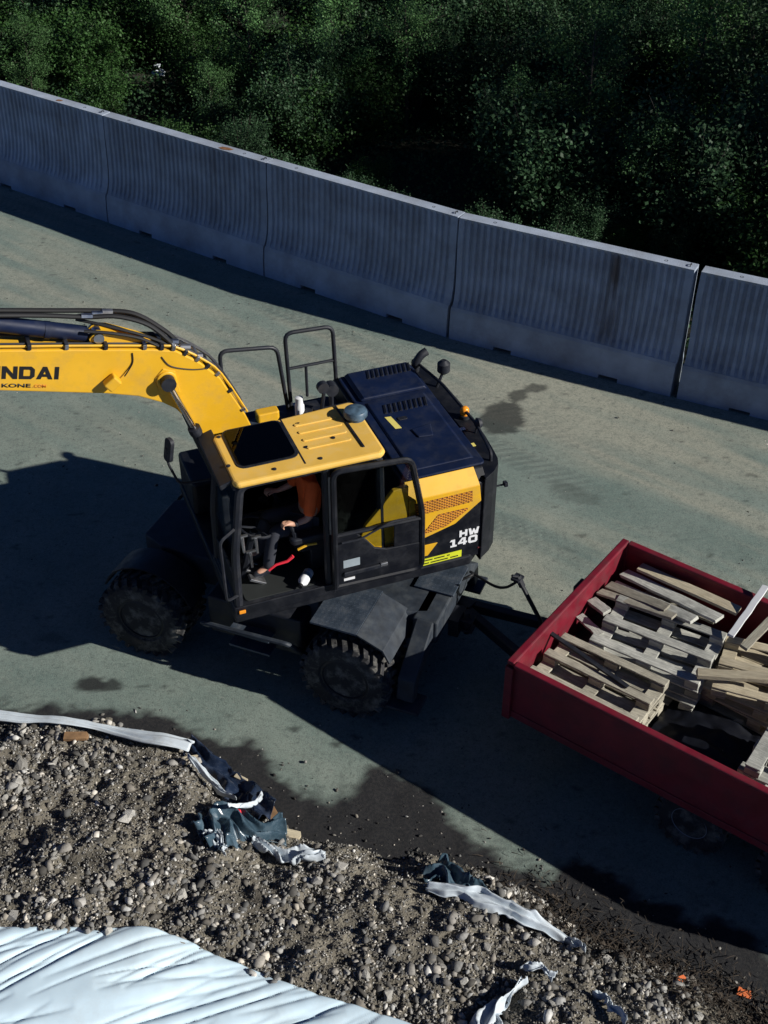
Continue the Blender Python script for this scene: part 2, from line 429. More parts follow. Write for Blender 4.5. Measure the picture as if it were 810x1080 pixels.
EDGE = [(-12, 10.6), (-4.22, 9.30), (-3.15, 9.12), (-2.08, 8.85), (-1.75, 8.3), (-1.45, 7.95), (-0.99, 7.66), (-0.23, 7.58), (0.42, 7.47), (1.05, 7.19), (1.73, 6.78), (2.52, 6.24), (3.35, 5.78), (5, 4.7), (12, -0.5)]
ex = np.array([p[0] for p in EDGE]); ey = np.array([p[1] for p in EDGE])
def bank_h(x, y):
    x = np.asarray(x, float); y = np.asarray(y, float)
    d = (np.interp(x, ex, ey) - y) + (fbm(x, y, 1.7, 4, 3) - 0.5) * 0.55
    h = np.where(d > 0, 0.62 * (1 - np.exp(-np.maximum(d, 0) / 0.95)), d * 0.5)
    h = h + np.where(d > 0, 1, 0) * ((fbm(x, y, 1.1, 3, 11) - 0.5) * 0.30 * np.clip(d, 0, 1) + (fbm(x, y, 4.5, 5, 21) - 0.5) * 0.16 * np.clip(d * 2 + 0.2, 0, 1) + (fbm(x, y, 18, 3, 31) - 0.5) * 0.07)
    return np.maximum(h, -0.06)
def bz(x, y): return float(bank_h(np.array([x]), np.array([y]))[0])

me = np_mesh("ground", [(-500, -300, -0.08), (500, -300, -0.08), (500, 700, -0.08), (-500, 700, -0.08)], [(0, 1, 2, 3)], FLOORM)
tag(link("ground", me), kind='structure')

# road sheet with painted-in masks for wet soil, oil stains and dusty tracks
WET = [(-12, 10.9), (-4.26, 9.44), (-2.96, 9.26), (-2.11, 9.07), (-1.47, 8.82), (-0.93, 8.29), (-0.53, 8.05), (-0.30, 8.30), (-0.08, 8.48), (0.25, 8.35), (0.50, 8.05), (0.72, 7.82), (1.0, 7.58), (1.27, 7.42), (1.6, 7.22), (1.9, 7.40), (2.12, 7.30), (2.55, 6.9), (2.80, 6.62), (2.98, 6.62), (3.10, 6.85), (3.38, 6.62), (3.49, 6.33), (5, 5.4), (12, 0), (12, -3), (-12, -3)]
s_ax = np.concatenate([[-120, -80, -50, -35, -27], np.arange(-23, 3, 0.055), [6, 12, 25, 45, 80]])
t_ax = np.concatenate([np.arange(2.2, 16.0, 0.055)])
Sg, Tg = np.meshgrid(s_ax, t_ax, indexing='ij')
X, Y = st(Sg, Tg)
edge_n = (fbm(X, Y, 2.2, 5, 5) - 0.5) * 0.45 + (fbm(X, Y, 14, 3, 8) - 0.5) * 0.12
sd = poly_dist(X, Y, WET); sd = np.where(in_poly(X, Y, WET), sd, -sd)
wet = np.clip((sd + edge_n) / 0.09 + 0.5, 0, 1)
# loose scattered damp grit just outside the edge
wet = np.maximum(wet, np.clip((sd + 0.22) / 0.3, 0, 1) * (fbm(X, Y, 16, 2, 12) > 0.60) * 0.7)
stain = np.zeros_like(X)
for (cx, cy, a, b, rot, k) in ((-3.3, 9.76, .20, .13, 0, .95), (-3.08, 9.74, .14, .10, 0, .85), (1.72, 15.2, .33, .50, -.5, .82), (2.02, 15.75, .13, .2, -.5, .75), (2.3, 16.0, .18, .12, .3, .7), (-0.98, 9.08, .06, .05, 0, .7), (-0.31, 8.96, .05, .05, 0, .7),
                              (-0.5, 8.88, .06, .04, 0, .7), (0.4, 8.9, .09, .05, 0, .3), (-3.9, 10.5, .2, .1, 0, .35), (-5.2, 17.2, .8, .35, .4, .3), (3.4, 11.2, .5, .2, -.5, .35), (2.6, 13.3, .4, .2, -.5, .3)):
    c, s = math.cos(rot), math.sin(rot)
    u = ((X - cx) * c + (Y - cy) * s) / a; v = (-(X - cx) * s + (Y - cy) * c) / b
    r = np.hypot(u, v) + (fbm(X, Y, 5, 4, 33) - 0.5) * 1.1
    stain = np.maximum(stain, np.clip((1.05 - r) / 0.22, 0, 1) * k)
spots = fbm(X, Y, 7, 3, 44); stain = np.maximum(stain, np.clip((spots - 0.80) / 0.03, 0, 1) * 0.5)
track = fbm(Sg * 0.16, Tg * 1.0, 0.9, 4, 51) * 0.6 + fbm(Sg * 0.4, Tg * 3.5, 1.3, 4, 53) * 0.4
track = np.clip((track - 0.42) / 0.22, 0, 1) * np.clip((Tg - 7.5) / 3.5, .15, 1)
# tyre tread prints: herringbone along two wheel lines
tread = np.zeros_like(X)
for tc_, off in ((12.6, 0.0), (10.9, .3), (13.6, .1), (9.4, .2)):
    w = np.clip(1 - np.abs(Tg - tc_ - 0.25 * np.sin(Sg * 0.35 + off * 9)) / 0.28, 0, 1)
    tread = np.maximum(tread, (w > 0.05) * (0.5 + 0.5 * np.sin((Sg + np.abs(Tg - tc_) * 0.8) * 2 * PI / 0.16)) * np.clip(w * 3, 0, 1) * np.clip(fbm(Sg, Tg, .5, 3, 61) * 2.4 - .9, 0, 1))
Zr = (fbm(X, Y, 0.35, 2, 71) - 0.5) * 0.03 + (fbm(X, Y, 6, 3, 72) - 0.5) * 0.008 + wet * (fbm(X, Y, 9, 3, 73) - 0.45) * 0.03
V = np.stack([X, Y, Zr], -1).reshape(-1, 3)
def road_mat():
    m = bpy.data.materials.new("dusty_asphalt"); m.use_nodes = True
    nt = m.node_tree; N = nt.nodes; L = nt.links; b = N["Principled BSDF"]
    b.inputs['Roughness'].default_value = 0.9; b.inputs['Specular IOR Level'].default_value = 0.3
    tc = N.new("ShaderNodeTexCoord")
    def noise(sc, det=6, rgh=0.6):
        n = N.new("ShaderNodeTexNoise"); n.inputs['Scale'].default_value = sc; n.inputs['Detail'].default_value = det; n.inputs['Roughness'].default_value = rgh
        L.new(tc.outputs['Object'], n.inputs['Vector']); return n.outputs['Fac']
    def rng_(x, a, b_, c, d):
        n = N.new("ShaderNodeMapRange"); n.inputs[1].default_value = a; n.inputs[2].default_value = b_; n.inputs[3].default_value = c; n.inputs[4].default_value = d
        L.new(x, n.inputs[0]); return n.outputs[0]
    def mix(f, a, c):
        n = N.new("ShaderNodeMix"); n.data_type = 'RGBA'
        L.new(f, n.inputs[0])
        for s, v in ((6, a), (7, c)):
            if isinstance(v, tuple): n.inputs[s].default_value = (*v, 1)
            else: L.new(v, n.inputs[s])
        return n.outputs[2]
    def att(nm):
        a = N.new("ShaderNodeAttribute"); a.attribute_name = nm; return a.outputs['Fac']
    c = mix(rng_(noise(1.1), .35, .7, 0, 1), (0.165, 0.225, 0.20), (0.24, 0.295, 0.258))
    c = mix(rng_(att("track"), 0, 1, 0, 0.68), c, (0.42, 0.40, 0.315))
    c = mix(rng_(noise(8, 5, .8), .50, .66, 0, 0.45), c, (0.10, 0.125, 0.112))
    c = mix(rng_(noise(22, 5, .85), .52, .64, 0, 0.6), c, (0.085, 0.105, 0.095))
    c = mix(rng_(noise(17, 5, .85), .56, .68, 0, 0.5), c, (0.36, 0.37, 0.32))
    c = mix(rng_(noise(55, 5, .85), .50, .68, 0, 0.7), c, (0.06, 0.074, 0.066))
    c = mix(rng_(noise(160, 2, .6), .56, .7, 0, 0.55), c, (0.05, 0.06, 0.055))
    c = mix(rng_(noise(120, 3, .7), .60, .70, 0, 0.7), c, (0.38, 0.40, 0.36))
    c = mix(rng_(att("tread"), 0, 1, 0, 0.6), c, (0.10, 0.12, 0.11))
    c = mix(att("stain"), c, (0.022, 0.024, 0.024))
    wc = mix(rng_(noise(28, 6, .8), .42, .62, 0, 1), (0.015, 0.016, 0.019), (0.034, 0.033, 0.033))
    c = mix(att("wet"), c, wc)
    L.new(c, b.inputs['Base Color'])
    bp = N.new("ShaderNodeBump"); bp.inputs['Strength'].default_value = 0.7; bp.inputs['Distance'].default_value = 0.014
    mn = N.new("ShaderNodeMath"); mn.operation = 'ADD'; L.new(noise(90, 5, .8), mn.inputs[0])
    L.new(rng_(att("tread"), 0, 1, 0, 0.5), mn.inputs[1])
    L.new(mn.outputs[0], bp.inputs['Height']); L.new(bp.outputs[0], b.inputs['Normal'])
    return m
me = np_mesh("road", V, grid_faces(len(s_ax), len(t_ax)), road_mat(), dict(wet=('FLOAT', wet), stain=('FLOAT', stain), track=('FLOAT', track), tread=('FLOAT', tread)), smooth=True)
tag(link("road", me), kind='structure')

# rubble bank (terrain)
xs = np.concatenate([np.arange(-11, -4.6, .12), np.arange(-4.6, 4.4, 0.032), np.arange(4.4, 10, .12)]); ys = np.concatenate([np.arange(0.0, 4.3, .12), np.arange(4.3, 10.6, 0.032)])
X, Y = np.meshgrid(xs, ys, indexing='ij'); Z = bank_h(X, Y)
V = np.stack([X, Y, Z], -1).reshape(-1, 3); F = grid_faces(len(xs), len(ys))
keep = (V[F][:, :, 2].max(1) > -0.03); F = F[keep]
used, inv = np.unique(F, return_inverse=True); V = V[used]; F = inv.reshape(F.shape)
tag(link("rubble_bank", np_mesh("rubble_bank", V, F, SOIL, smooth=True)), kind='structure')

# ------------------------------------------------------------------ gravel, stones
ico = bmesh.new(); bmesh.ops.create_icosphere(ico, subdivisions=1, radius=1.0)
IV = np.array([v.co[:] for v in ico.verts]); IF = np.array([[v.index for v in f.verts] for f in ico.faces]); ico.free()
def scatter_stones(P, size, tones, squash=0.65):
    n = len(P)
    V = np.repeat(IV[None], n, 0) * (1 + rng.uniform(-.45, .4, (n, len(IV), 1)))
    V = V * rng.uniform(.45, 1.35, (n, 1, 3)) * np.array([1, 1, squash])
    a = rng.uniform(0, 2 * PI, n); c, s = np.cos(a)[:, None], np.sin(a)[:, None]
    tl = rng.uniform(-.7, .7, n); ct, sn = np.cos(tl)[:, None], np.sin(tl)[:, None]
    x, y, z = V[..., 0], V[..., 1], V[..., 2]
    y, z = y * ct - z * sn, y * sn + z * ct
    x, y = x * c - y * s, x * s + y * c
    V = np.stack([x, y, z], -1) * size[:, None, None] + P[:, None, :]
    F = (IF[None] + (np.arange(n) * len(IV))[:, None, None]).reshape(-1, 3)
    T = np.repeat(np.concatenate([tones, np.ones((n, 1))], 1)[:, None, :], len(IV), 1).reshape(-1, 4)
    return V.reshape(-1, 3), F, T
def tones_of(n, dark):
    g = np.clip(rng.lognormal(-1.86, 0.70, n), 0.025, 0.62) * np.where(dark, 0.42, 1.0)
    warm = rng.uniform(0, 1, (n, 1))
    return g[:, None] * (np.array([1.0, 1.0, .97]) * (1 - warm) + np.array([1.03, .93, .78]) * warm)
n = 95000
px = rng.uniform(-4.6, 4.2, n); py = rng.uniform(4.2, 9.6, n)
d = np.interp(px, ex, ey) - py
dens = fbm(px, py, 1.6, 4, 91)
tarp_top = np.interp(px, [-5.6, -3.4, -1.97, -1.55, -0.84, 0.19, 0.9, 0.91], [6.25, 6.20, 6.20, 6.08, 5.74, 5.36, 5.05, 0])
keep = (py > tarp_top - 0.06) & (d > -0.1) & (rng.uniform(0, 1, n) < np.clip((dens - 0.33) * 3.6, 0.12, 1))
px, py, d = px[keep], py[keep], d[keep]
size = np.clip(rng.lognormal(-4.55, 0.70, len(px)), 0.005, 0.055)
dampn = (fbm(px, py, .9, 3, 95) + np.clip(px * 0.11, -.2, .35) - np.clip(d - .25, 0, .6) * 0.30) > 0.60
V, F, T = scatter_stones(np.stack([px, py, bank_h(px, py) + size * 0.25], 1), size, tones_of(len(px), dampn))
tag(link("gravel", np_mesh("gravel", V, F, GRAVEL, dict(tone=('FLOAT_COLOR', T)))), "loose grey and brown gravel covering the rubble bank", "gravel", kind='stuff')
# grit thrown out on the damp road edge
n = 5200
px = rng.uniform(-3.2, 4.2, n); py = rng.uniform(5.2, 9.4, n)
d = np.interp(px, ex, ey) - py
keep = (d < 0.05) & (d > -1.1) & (rng.uniform(0, 1, n) < np.exp(d * 2.6)); px, py = px[keep], py[keep]
size = np.clip(rng.lognormal(-4.75, 0.5, len(px)), 0.004, 0.028)
V, F, T = scatter_stones(np.stack([px, py, size * 0.3], 1), size, tones_of(len(px), rng.uniform(0, 1, len(px)) < .55))
tag(link("grit", np_mesh("grit", V, F, GRAVEL, dict(tone=('FLOAT_COLOR', T)))), "small grit spread over the damp road edge", "grit", kind='stuff')

OV = np.array([(1, 0, 0), (-1, 0, 0), (0, 1, 0), (0, -1, 0), (0, 0, 1), (0, 0, -1)], float)
OF = np.array([(0, 2, 4), (2, 1, 4), (1, 3, 4), (3, 0, 4), (2, 0, 5), (1, 2, 5), (3, 1, 5), (0, 3, 5)])
IV, IF = OV, OF
n = 90000
px = rng.uniform(-4.5, 4.0, n); py = rng.uniform(4.4, 9.5, n)
d = np.interp(px, ex, ey) - py
tarp_top = np.interp(px, [-5.6, -3.4, -1.97, -1.55, -0.84, 0.19, 0.9, 0.91], [6.25, 6.20, 6.20, 6.08, 5.74, 5.36, 5.05, 0])
keep = (d > -.02) & (py > tarp_top - .05); px, py, d = px[keep], py[keep], d[keep]
size = np.clip(rng.lognormal(-4.75, 0.38, len(px)), 0.004, 0.02)
dampn = (fbm(px, py, .9, 3, 95) + np.clip(px * 0.11, -.2, .35) - np.clip(d - .25, 0, .6) * 0.30) > 0.58
V, F, T = scatter_stones(np.stack([px, py, bank_h(px, py) + size * 0.35], 1), size, tones_of(len(px), dampn), .8)
tag(link("fine_gravel", np_mesh("fine_gravel", V, F, GRAVEL, dict(tone=('FLOAT_COLOR', T)))), "fine angular grit lying between the stones of the rubble bank", "gravel", kind='stuff')
n = 9000
sp_ = rng.uniform(-22, 1, n); tp_ = rng.uniform(6.5, 15.2, n); px, py = st(sp_, tp_)
keep = (rng.uniform(0, 1, n) < np.clip(fbm(px, py, .6, 3, 301) * 2.2 - .75, .05, 1)) & (np.interp(px, ex, ey) - py < -.3); px, py = px[keep], py[keep]
size = np.clip(rng.lognormal(-4.95, 0.42, len(px)), 0.004, 0.022)
V, F, T = scatter_stones(np.stack([px, py, size * 0.4], 1), size, tones_of(len(px), rng.uniform(0, 1, len(px)) < .4), .7)
tag(link("road_grit", np_mesh("road_grit", V, F, GRAVEL, dict(tone=('FLOAT_COLOR', T)))), "scattered grit lying on the grey road", "grit", kind='stuff')

stone_meshes = []
for k in range(14):
    bm = bmesh.new()
    for i in range(16):
        v = Vector((random.gauss(0, 1), random.gauss(0, 1), random.gauss(0, 1))).normalized()
        bm.verts.new((v.x * random.uniform(.8, 1.1), v.y * random.uniform(.55, .85), v.z * random.uniform(.45, .7)))
    bmesh.ops.convex_hull(bm, input=bm.verts)
    me = bpy.data.meshes.new("stone"); bm.to_mesh(me); bm.free(); me.materials.append(STONE); stone_meshes.append(me)
cnt = 0
while cnt < 170:
    x, y = random.uniform(-3.9, 3.2), random.uniform(4.9, 9.1)
    dd = float(np.interp(x, ex, ey)) - y
    if dd < 0.06 or y < 6.2 - 0.75 * max(0, x + 1.6) - 0.05 and x < 0.2: continue
    if fbm(np.array([x]), np.array([y]), 1.6, 4, 91)[0] < 0.42: continue
    s = min(0.12, random.lognormvariate(-3.12, 0.38))
    o = link("stone", stone_meshes[cnt % 14]); o.scale = (s, s, s)
    o.location = (x, y, bz(x, y) + s * 0.28); o.rotation_euler = (random.uniform(-.4, .4), random.uniform(-.4, .4), random.uniform(0, 6.28))
    big = s > 0.055
    reg = "left of the plastic film" if x < -1.6 else "between the two heaps of plastic film" if x < .6 else "right of the torn white sheet"
    tag(o, ("large pale angular stone on the bank " if big else "fist-sized angular stone among the bank's gravel ") + reg, "stone", ("large stones on the bank " if big else "fist-sized stones on the bank ") + reg)
    cnt += 1

# ------------------------------------------------------------------ tarpaulin and plastic sheeting
def sheet(name, m, fx, nu, nv, label, cat, thick=0.004):
    u, v = np.meshgrid(np.linspace(0, 1, nu), np.linspace(0, 1, nv), indexing='ij')
    X, Y, Z = fx(u, v)
    o = link(name, np_mesh(name, np.stack([X, Y, Z], -1).reshape(-1, 3), grid_faces(nu, nv), m, smooth=True))
    so = o.modifiers.new("thick", 'SOLIDIFY'); so.thickness = thick; so.offset = 1
    return tag(o, label, cat)
def gaussb(x, y):
    return sum(bank_h(x + a, y + b_) for a, b_ in ((0, 0), (.12, 0), (-.12, 0), (0, .12), (0, -.12))) / 5
def tarp_f(u, v):
    x = -5.6 + u * 6.6
    top = np.interp(x, [-5.6, -3.4, -1.97, -1.55, -0.84, 0.19, 1.0], [6.25, 6.20, 6.20, 6.08, 5.74, 5.36, 5.0]) + (fbm(x, x * 0, 2.2, 3, 6) - .5) * 0.10
    y = top - v * 3.2
    fold = np.zeros_like(x); rc = np.random.default_rng(77)
    for k in range(120):                                            # straight pleats pulled from the lower left
        cx, cy = rc.uniform(-4.6, 0.8), rc.uniform(3.6, 6.4); a = rc.normal(.40, .13) - .10 * (cx + 2) * .3
        ln = rc.uniform(.35, 1.5); w = rc.uniform(.012, .05); dp = rc.uniform(.010, .045)
        p = (x - cx) * math.cos(a) + (y - cy) * math.sin(a); q = -(x - cx) * math.sin(a) + (y - cy) * math.cos(a) - .06 * (p / ln) ** 2 * rc.uniform(-1, 1)
        env = np.clip(1 - (p / ln) ** 2, 0, 1) ** .7
        fold = fold - dp * env * np.exp(-np.abs(q) / w) * np.where(q > 0, 1, np.exp(-np.abs(q) / w))
    fold = fold + (fbm((y - .4 * x) * 1.6, (x + .4 * y) * .3, 1, 2, 15) - .5) * .10
    base = 0.62 * (1 - np.exp(-np.maximum(np.interp(x, ex, ey) - y, 0) / 0.95)) + (fbm(x, y, .8, 2, 11) - .5) * .15
    z = np.maximum(base, gaussb(x, y) * 0 + base) + 0.14 + fold * np.clip(v * 8 + .5, 0, 1) + (fbm(x, y, 5, 2, 18) - .5) * 0.008 - 0.05 * np.exp(-v * 30)
    return x, y, z
sheet("tarpaulin", TARP, tarp_f, 420, 260, "large wrinkled white tarpaulin spread over the bottom left of the bank", "tarpaulin")

def ribbon(name, m, path, widths, label, cat, lift=0.03, crumple=0.05, nu=70, nv=18, seed=1, arch=0.04, curl=0.0):
    P = np.array([tuple(p) for p in spline([(a, b, 0) for a, b in path], 16)])[:, :2]
    L = np.concatenate([[0], np.cumsum(np.hypot(*np.diff(P, axis=0).T))]); L /= L[-1]
    W = np.array(widths)
    hs = bank_h(P[:, 0], P[:, 1]); kk = min(15, len(hs) // 3 * 2 - 1); hs = np.convolve(np.pad(hs, kk // 2, mode='edge'), np.ones(kk) / kk, mode='valid')
    def f(u, v):
        cx = np.interp(u, L, P[:, 0]); cy = np.interp(u, L, P[:, 1])
        tx = np.interp(np.clip(u + .01, 0, 1), L, P[:, 0]) - np.interp(np.clip(u - .01, 0, 1), L, P[:, 0])
        ty = np.interp(np.clip(u + .01, 0, 1), L, P[:, 1]) - np.interp(np.clip(u - .01, 0, 1), L, P[:, 1])
        l = np.hypot(tx, ty) + 1e-9; nx, ny = -ty / l, tx / l
        w = np.interp(u, np.linspace(0, 1, len(W)), W) * (1 + (fbm(u * 9, v * 0, 1, 3, seed) - .5) * .7)
        vv = v - .5
        x = cx + nx * w * vv + (fbm(u * 4, v * 1.2, 1, 2, seed + 4) - .5) * crumple * 1.6
        y = cy + ny * w * vv + (fbm(u * 4, v * 1.2, 1, 2, seed + 5) - .5) * crumple * 1.6
        ph = vv * 2.4 + (fbm(u * 2.2, v * .6, 1, 2, seed + 6) - .5) * 3.0
        cr = np.abs((ph % 1.0) - .5) ** 1.5 * 2.0 + np.abs(fbm(u * 4.5 + v * 2, v * 2.2 - u, 1, 2, seed + 8) - .5) * .9
        z = np.interp(u, L[:len(hs)], hs[:len(L)]) + lift + arch * (1 - (2 * vv) ** 2) + (cr - .35) * crumple * 1.5 + curl * np.clip(vv, 0, 1) * 2
        return x, y, np.maximum(z, 0.012 + 0.5 * crumple * cr)
    return sheet(name, m, f, nu, nv, label, cat, 0.003)
ribbon("plastic_sheet", PLAST, [(-6.5, 9.5), (-5.0, 9.22), (-4.05, 9.05), (-3.5, 8.98), (-3.0, 8.92), (-2.45, 8.74), (-2.02, 8.66)], [.20, .2, .20, .15, .13, .13, .16], "long white plastic sheet edge running along the top of the rubble bank", "plastic sheet", lift=.12, crumple=.03, nu=150, seed=2, arch=.015)
ribbon("plastic_film", FILMD, [(-2.08, 8.72), (-1.80, 8.45), (-1.55, 8.15), (-1.38, 7.92), (-1.25, 7.72)], [.18, .44, .56, .52, .38], "dark blue plastic film trailing down the bank from the long white sheet edge", "plastic film", lift=.05, crumple=.11, seed=12, nu=90, nv=30)
ribbon("plastic_film", FILM, [(-1.72, 7.20), (-1.50, 7.42), (-1.25, 7.52), (-1.02, 7.56)], [.32, .50, .46, .28], "crumpled blue-grey plastic film heaped on the bank beside the red scrap", "plastic film", lift=.05, crumple=.12, seed=22, nu=70, nv=34)
ribbon("plastic_strip", PLAST, [(-2.02, 8.42), (-1.80, 8.22), (-1.58, 8.00), (-1.48, 7.92)], [.03, .07, .06, .02], "narrow white plastic strip along the edge of the dark blue film", "plastic strip", lift=.13, crumple=.03, seed=32)
ribbon("plastic_strip", PLAST, [(-1.50, 7.55), (-1.33, 7.72), (-1.26, 7.90), (-1.24, 8.02)], [.04, .06, .05, .03], "short white plastic strip curling up beside the red scrap", "plastic strip", lift=.27, crumple=.03, seed=37)
ribbon("plastic_scrap", PLAST, [(-1.25, 7.30), (-1.05, 7.22), (-0.82, 7.20), (-0.58, 7.16)], [.06, .13, .10, .03], "torn white plastic scrap below the crumpled blue-grey film", "plastic scrap", lift=.06, crumple=.09, seed=42)
ribbon("plastic_scrap", PLAST, [(-1.72, 7.30), (-1.60, 7.22), (-1.48, 7.12)], [.10, .08, .03], "small torn white plastic scrap left of the crumpled blue-grey film", "plastic scrap", lift=.05, crumple=.08, seed=47)
ribbon("plastic_sheet", PLAST, [(0.40, 6.78), (0.72, 6.72), (1.05, 6.58), (1.38, 6.44), (1.62, 6.30)], [.08, .22, .24, .18, .03], "torn white plastic sheet lying mid-bank to the right, pointed at its end", "plastic sheet", lift=.09, crumple=.06, seed=52, nu=90, nv=30, arch=.015)
ribbon("plastic_film", FILM, [(0.46, 7.10), (0.58, 6.98), (0.72, 6.86), (1.0, 6.74)], [.24, .36, .26, .06], "blue-grey plastic film tucked behind the torn white sheet to the right", "plastic film", lift=.05, crumple=.10, seed=57)
ribbon("plastic_scrap", PLAST, [(1.62, 6.36), (1.70, 6.28), (1.78, 6.16)], [.05, .07, .02], "thin white plastic shred just right of the torn sheet's tip", "plastic scrap", lift=.06, crumple=.05, seed=61)
ribbon("plastic_scrap", PLAST, [(1.16, 5.82), (1.05, 5.66), (0.88, 5.46), (0.80, 5.25)], [.05, .16, .20, .18], "pale plastic scrap at the bottom edge of the bank right of the tarpaulin", "plastic scrap", lift=.04, crumple=.08, seed=66)
ribbon("plastic_scrap", PLAST, [(1.80, 5.72), (1.90, 5.58), (2.0, 5.40)], [.03, .08, .06], "small pale plastic scrap low on the bank towards the bottom right", "plastic scrap", lift=.05, crumple=.06, seed=69)
ribbon("plastic_scrap", PLAST, [(1.18, 5.95), (1.34, 5.92), (1.46, 5.86)], [.03, .07, .03], "tiny white plastic scrap below the torn white sheet", "plastic scrap", lift=.05, crumple=.05, seed=72)

def chunk(name, m, x, y, s, label, cat, up=0.0):
    bm = bmesh.new()
    for i in range(22):
        v = Vector((random.gauss(0, 1), random.gauss(0, 1), random.gauss(0, 1))).normalized()
        bm.verts.new((v.x * s[0] * random.uniform(.8, 1.1), v.y * s[1] * random.uniform(.75, 1.1), v.z * s[2] * random.uniform(.75, 1.1)))
    bmesh.ops.convex_hull(bm, input=bm.verts)
    me = bpy.data.meshes.new(name); bm.to_mesh(me); bm.free(); me.materials.append(m)
    o = link(name, me); o.location = (x, y, max(bz(x, y), 0) + s[2] * .7 + up); o.rotation_euler = (.2, .1, random.uniform(0, 3))
    return tag(o, label, cat)
chunk("plastic_scrap", REDPL, -1.44, 7.70, (.055, .07, .055), "bright red plastic scrap beside the crumpled film", "plastic scrap", .10)
def splinter(name, m, x, y, l, w, h, rz, label, tilt=.1):
    b = MB(); b.prism([(-l / 2, -w / 2), (l * .42, -w / 2.3), (l / 2, 0), (l * .4, w / 2), (-l * .47, w / 2)], -h / 2, h / 2)
    o = b.build(name, m, bevel=.003); o.location = (x, y, max(bz(x, y), 0) + h / 2 + abs(math.sin(tilt)) * l / 2 + .01); o.rotation_euler = (.15, tilt, rz)
    return tag(o, label, "wood scrap")
splinter("wood_scrap", WOODN, -1.48, 8.38, .16, .05, .02, -.5, "short yellowish wood scrap on the damp soil above the dark film")
splinter("wood_scrap", WOODN, -0.90, 7.62, .17, .09, .03, -.2, "yellowish wood block scrap right of the crumpled film")
splinter("wood_scrap", RUSTY, -1.10, 7.86, .24, .10, .04, -1.0, "brown rotten wood scrap between the damp soil and the film", .25)
splinter("wood_scrap", WOODN, -2.02, 8.52, .20, .05, .02, .3, "thin ochre wood scrap under the end of the long white sheet")
splinter("wood_scrap", RUSTY, -3.22, 8.72, .26, .09, .05, .1, "brown wood scrap just below the long white sheet edge")
splinter("wood_scrap", RUSTY, -3.95, 6.75, .14, .12, .05, .7, "orange-brown wood scrap at the left edge of the picture on the bank")
splinter("plastic_shard", ORPL, 3.19, 5.97, .13, .08, .012, -.4, "flat orange plastic shard on the road edge at the lower right corner", .05)['category'] = "plastic shard"
splinter("plastic_shard", ORPL, 2.62, 6.02, .09, .06, .012, .4, "small orange-red plastic shard among the dry debris at lower right", .1)['category'] = "plastic shard"

# dry twigs and leaf litter at the lower right of the bank
b = MB()
for i in range(1500):
    t = random.random(); x = 1.3 + 2.2 * t + random.gauss(0, .22); y = float(np.interp(x, ex, ey)) - 0.12 + random.gauss(0, .24)
    z = max(bz(x, y), 0.0) + random.uniform(.01, .06); a = random.uniform(0, 6.28); l = random.uniform(.03, .15) if i % 3 else random.uniform(.02, .05)
    e = Vector((math.cos(a) * l, math.sin(a) * l, random.uniform(-.02, .05)))
    p = Vector((x, y, z))
    if i % 3: b.tube([p, p + e * .5 + Vector((0, 0, .008)), p + e], [.004, .003, .002], 4)
    else:
        s = Vector((-e.y, e.x, random.uniform(-.02, .02))) * random.uniform(.2, .4)
        b.add([p, p + e * .5 + s, p + e, p + e * .5 - s + Vector((0, 0, .015))], [(0, 1, 2, 3)])
o = b.build("dry_litter", LITTER); tag(o, "dry brown twigs and leaf litter along the lower right bank edge", "leaf litter", kind='stuff')

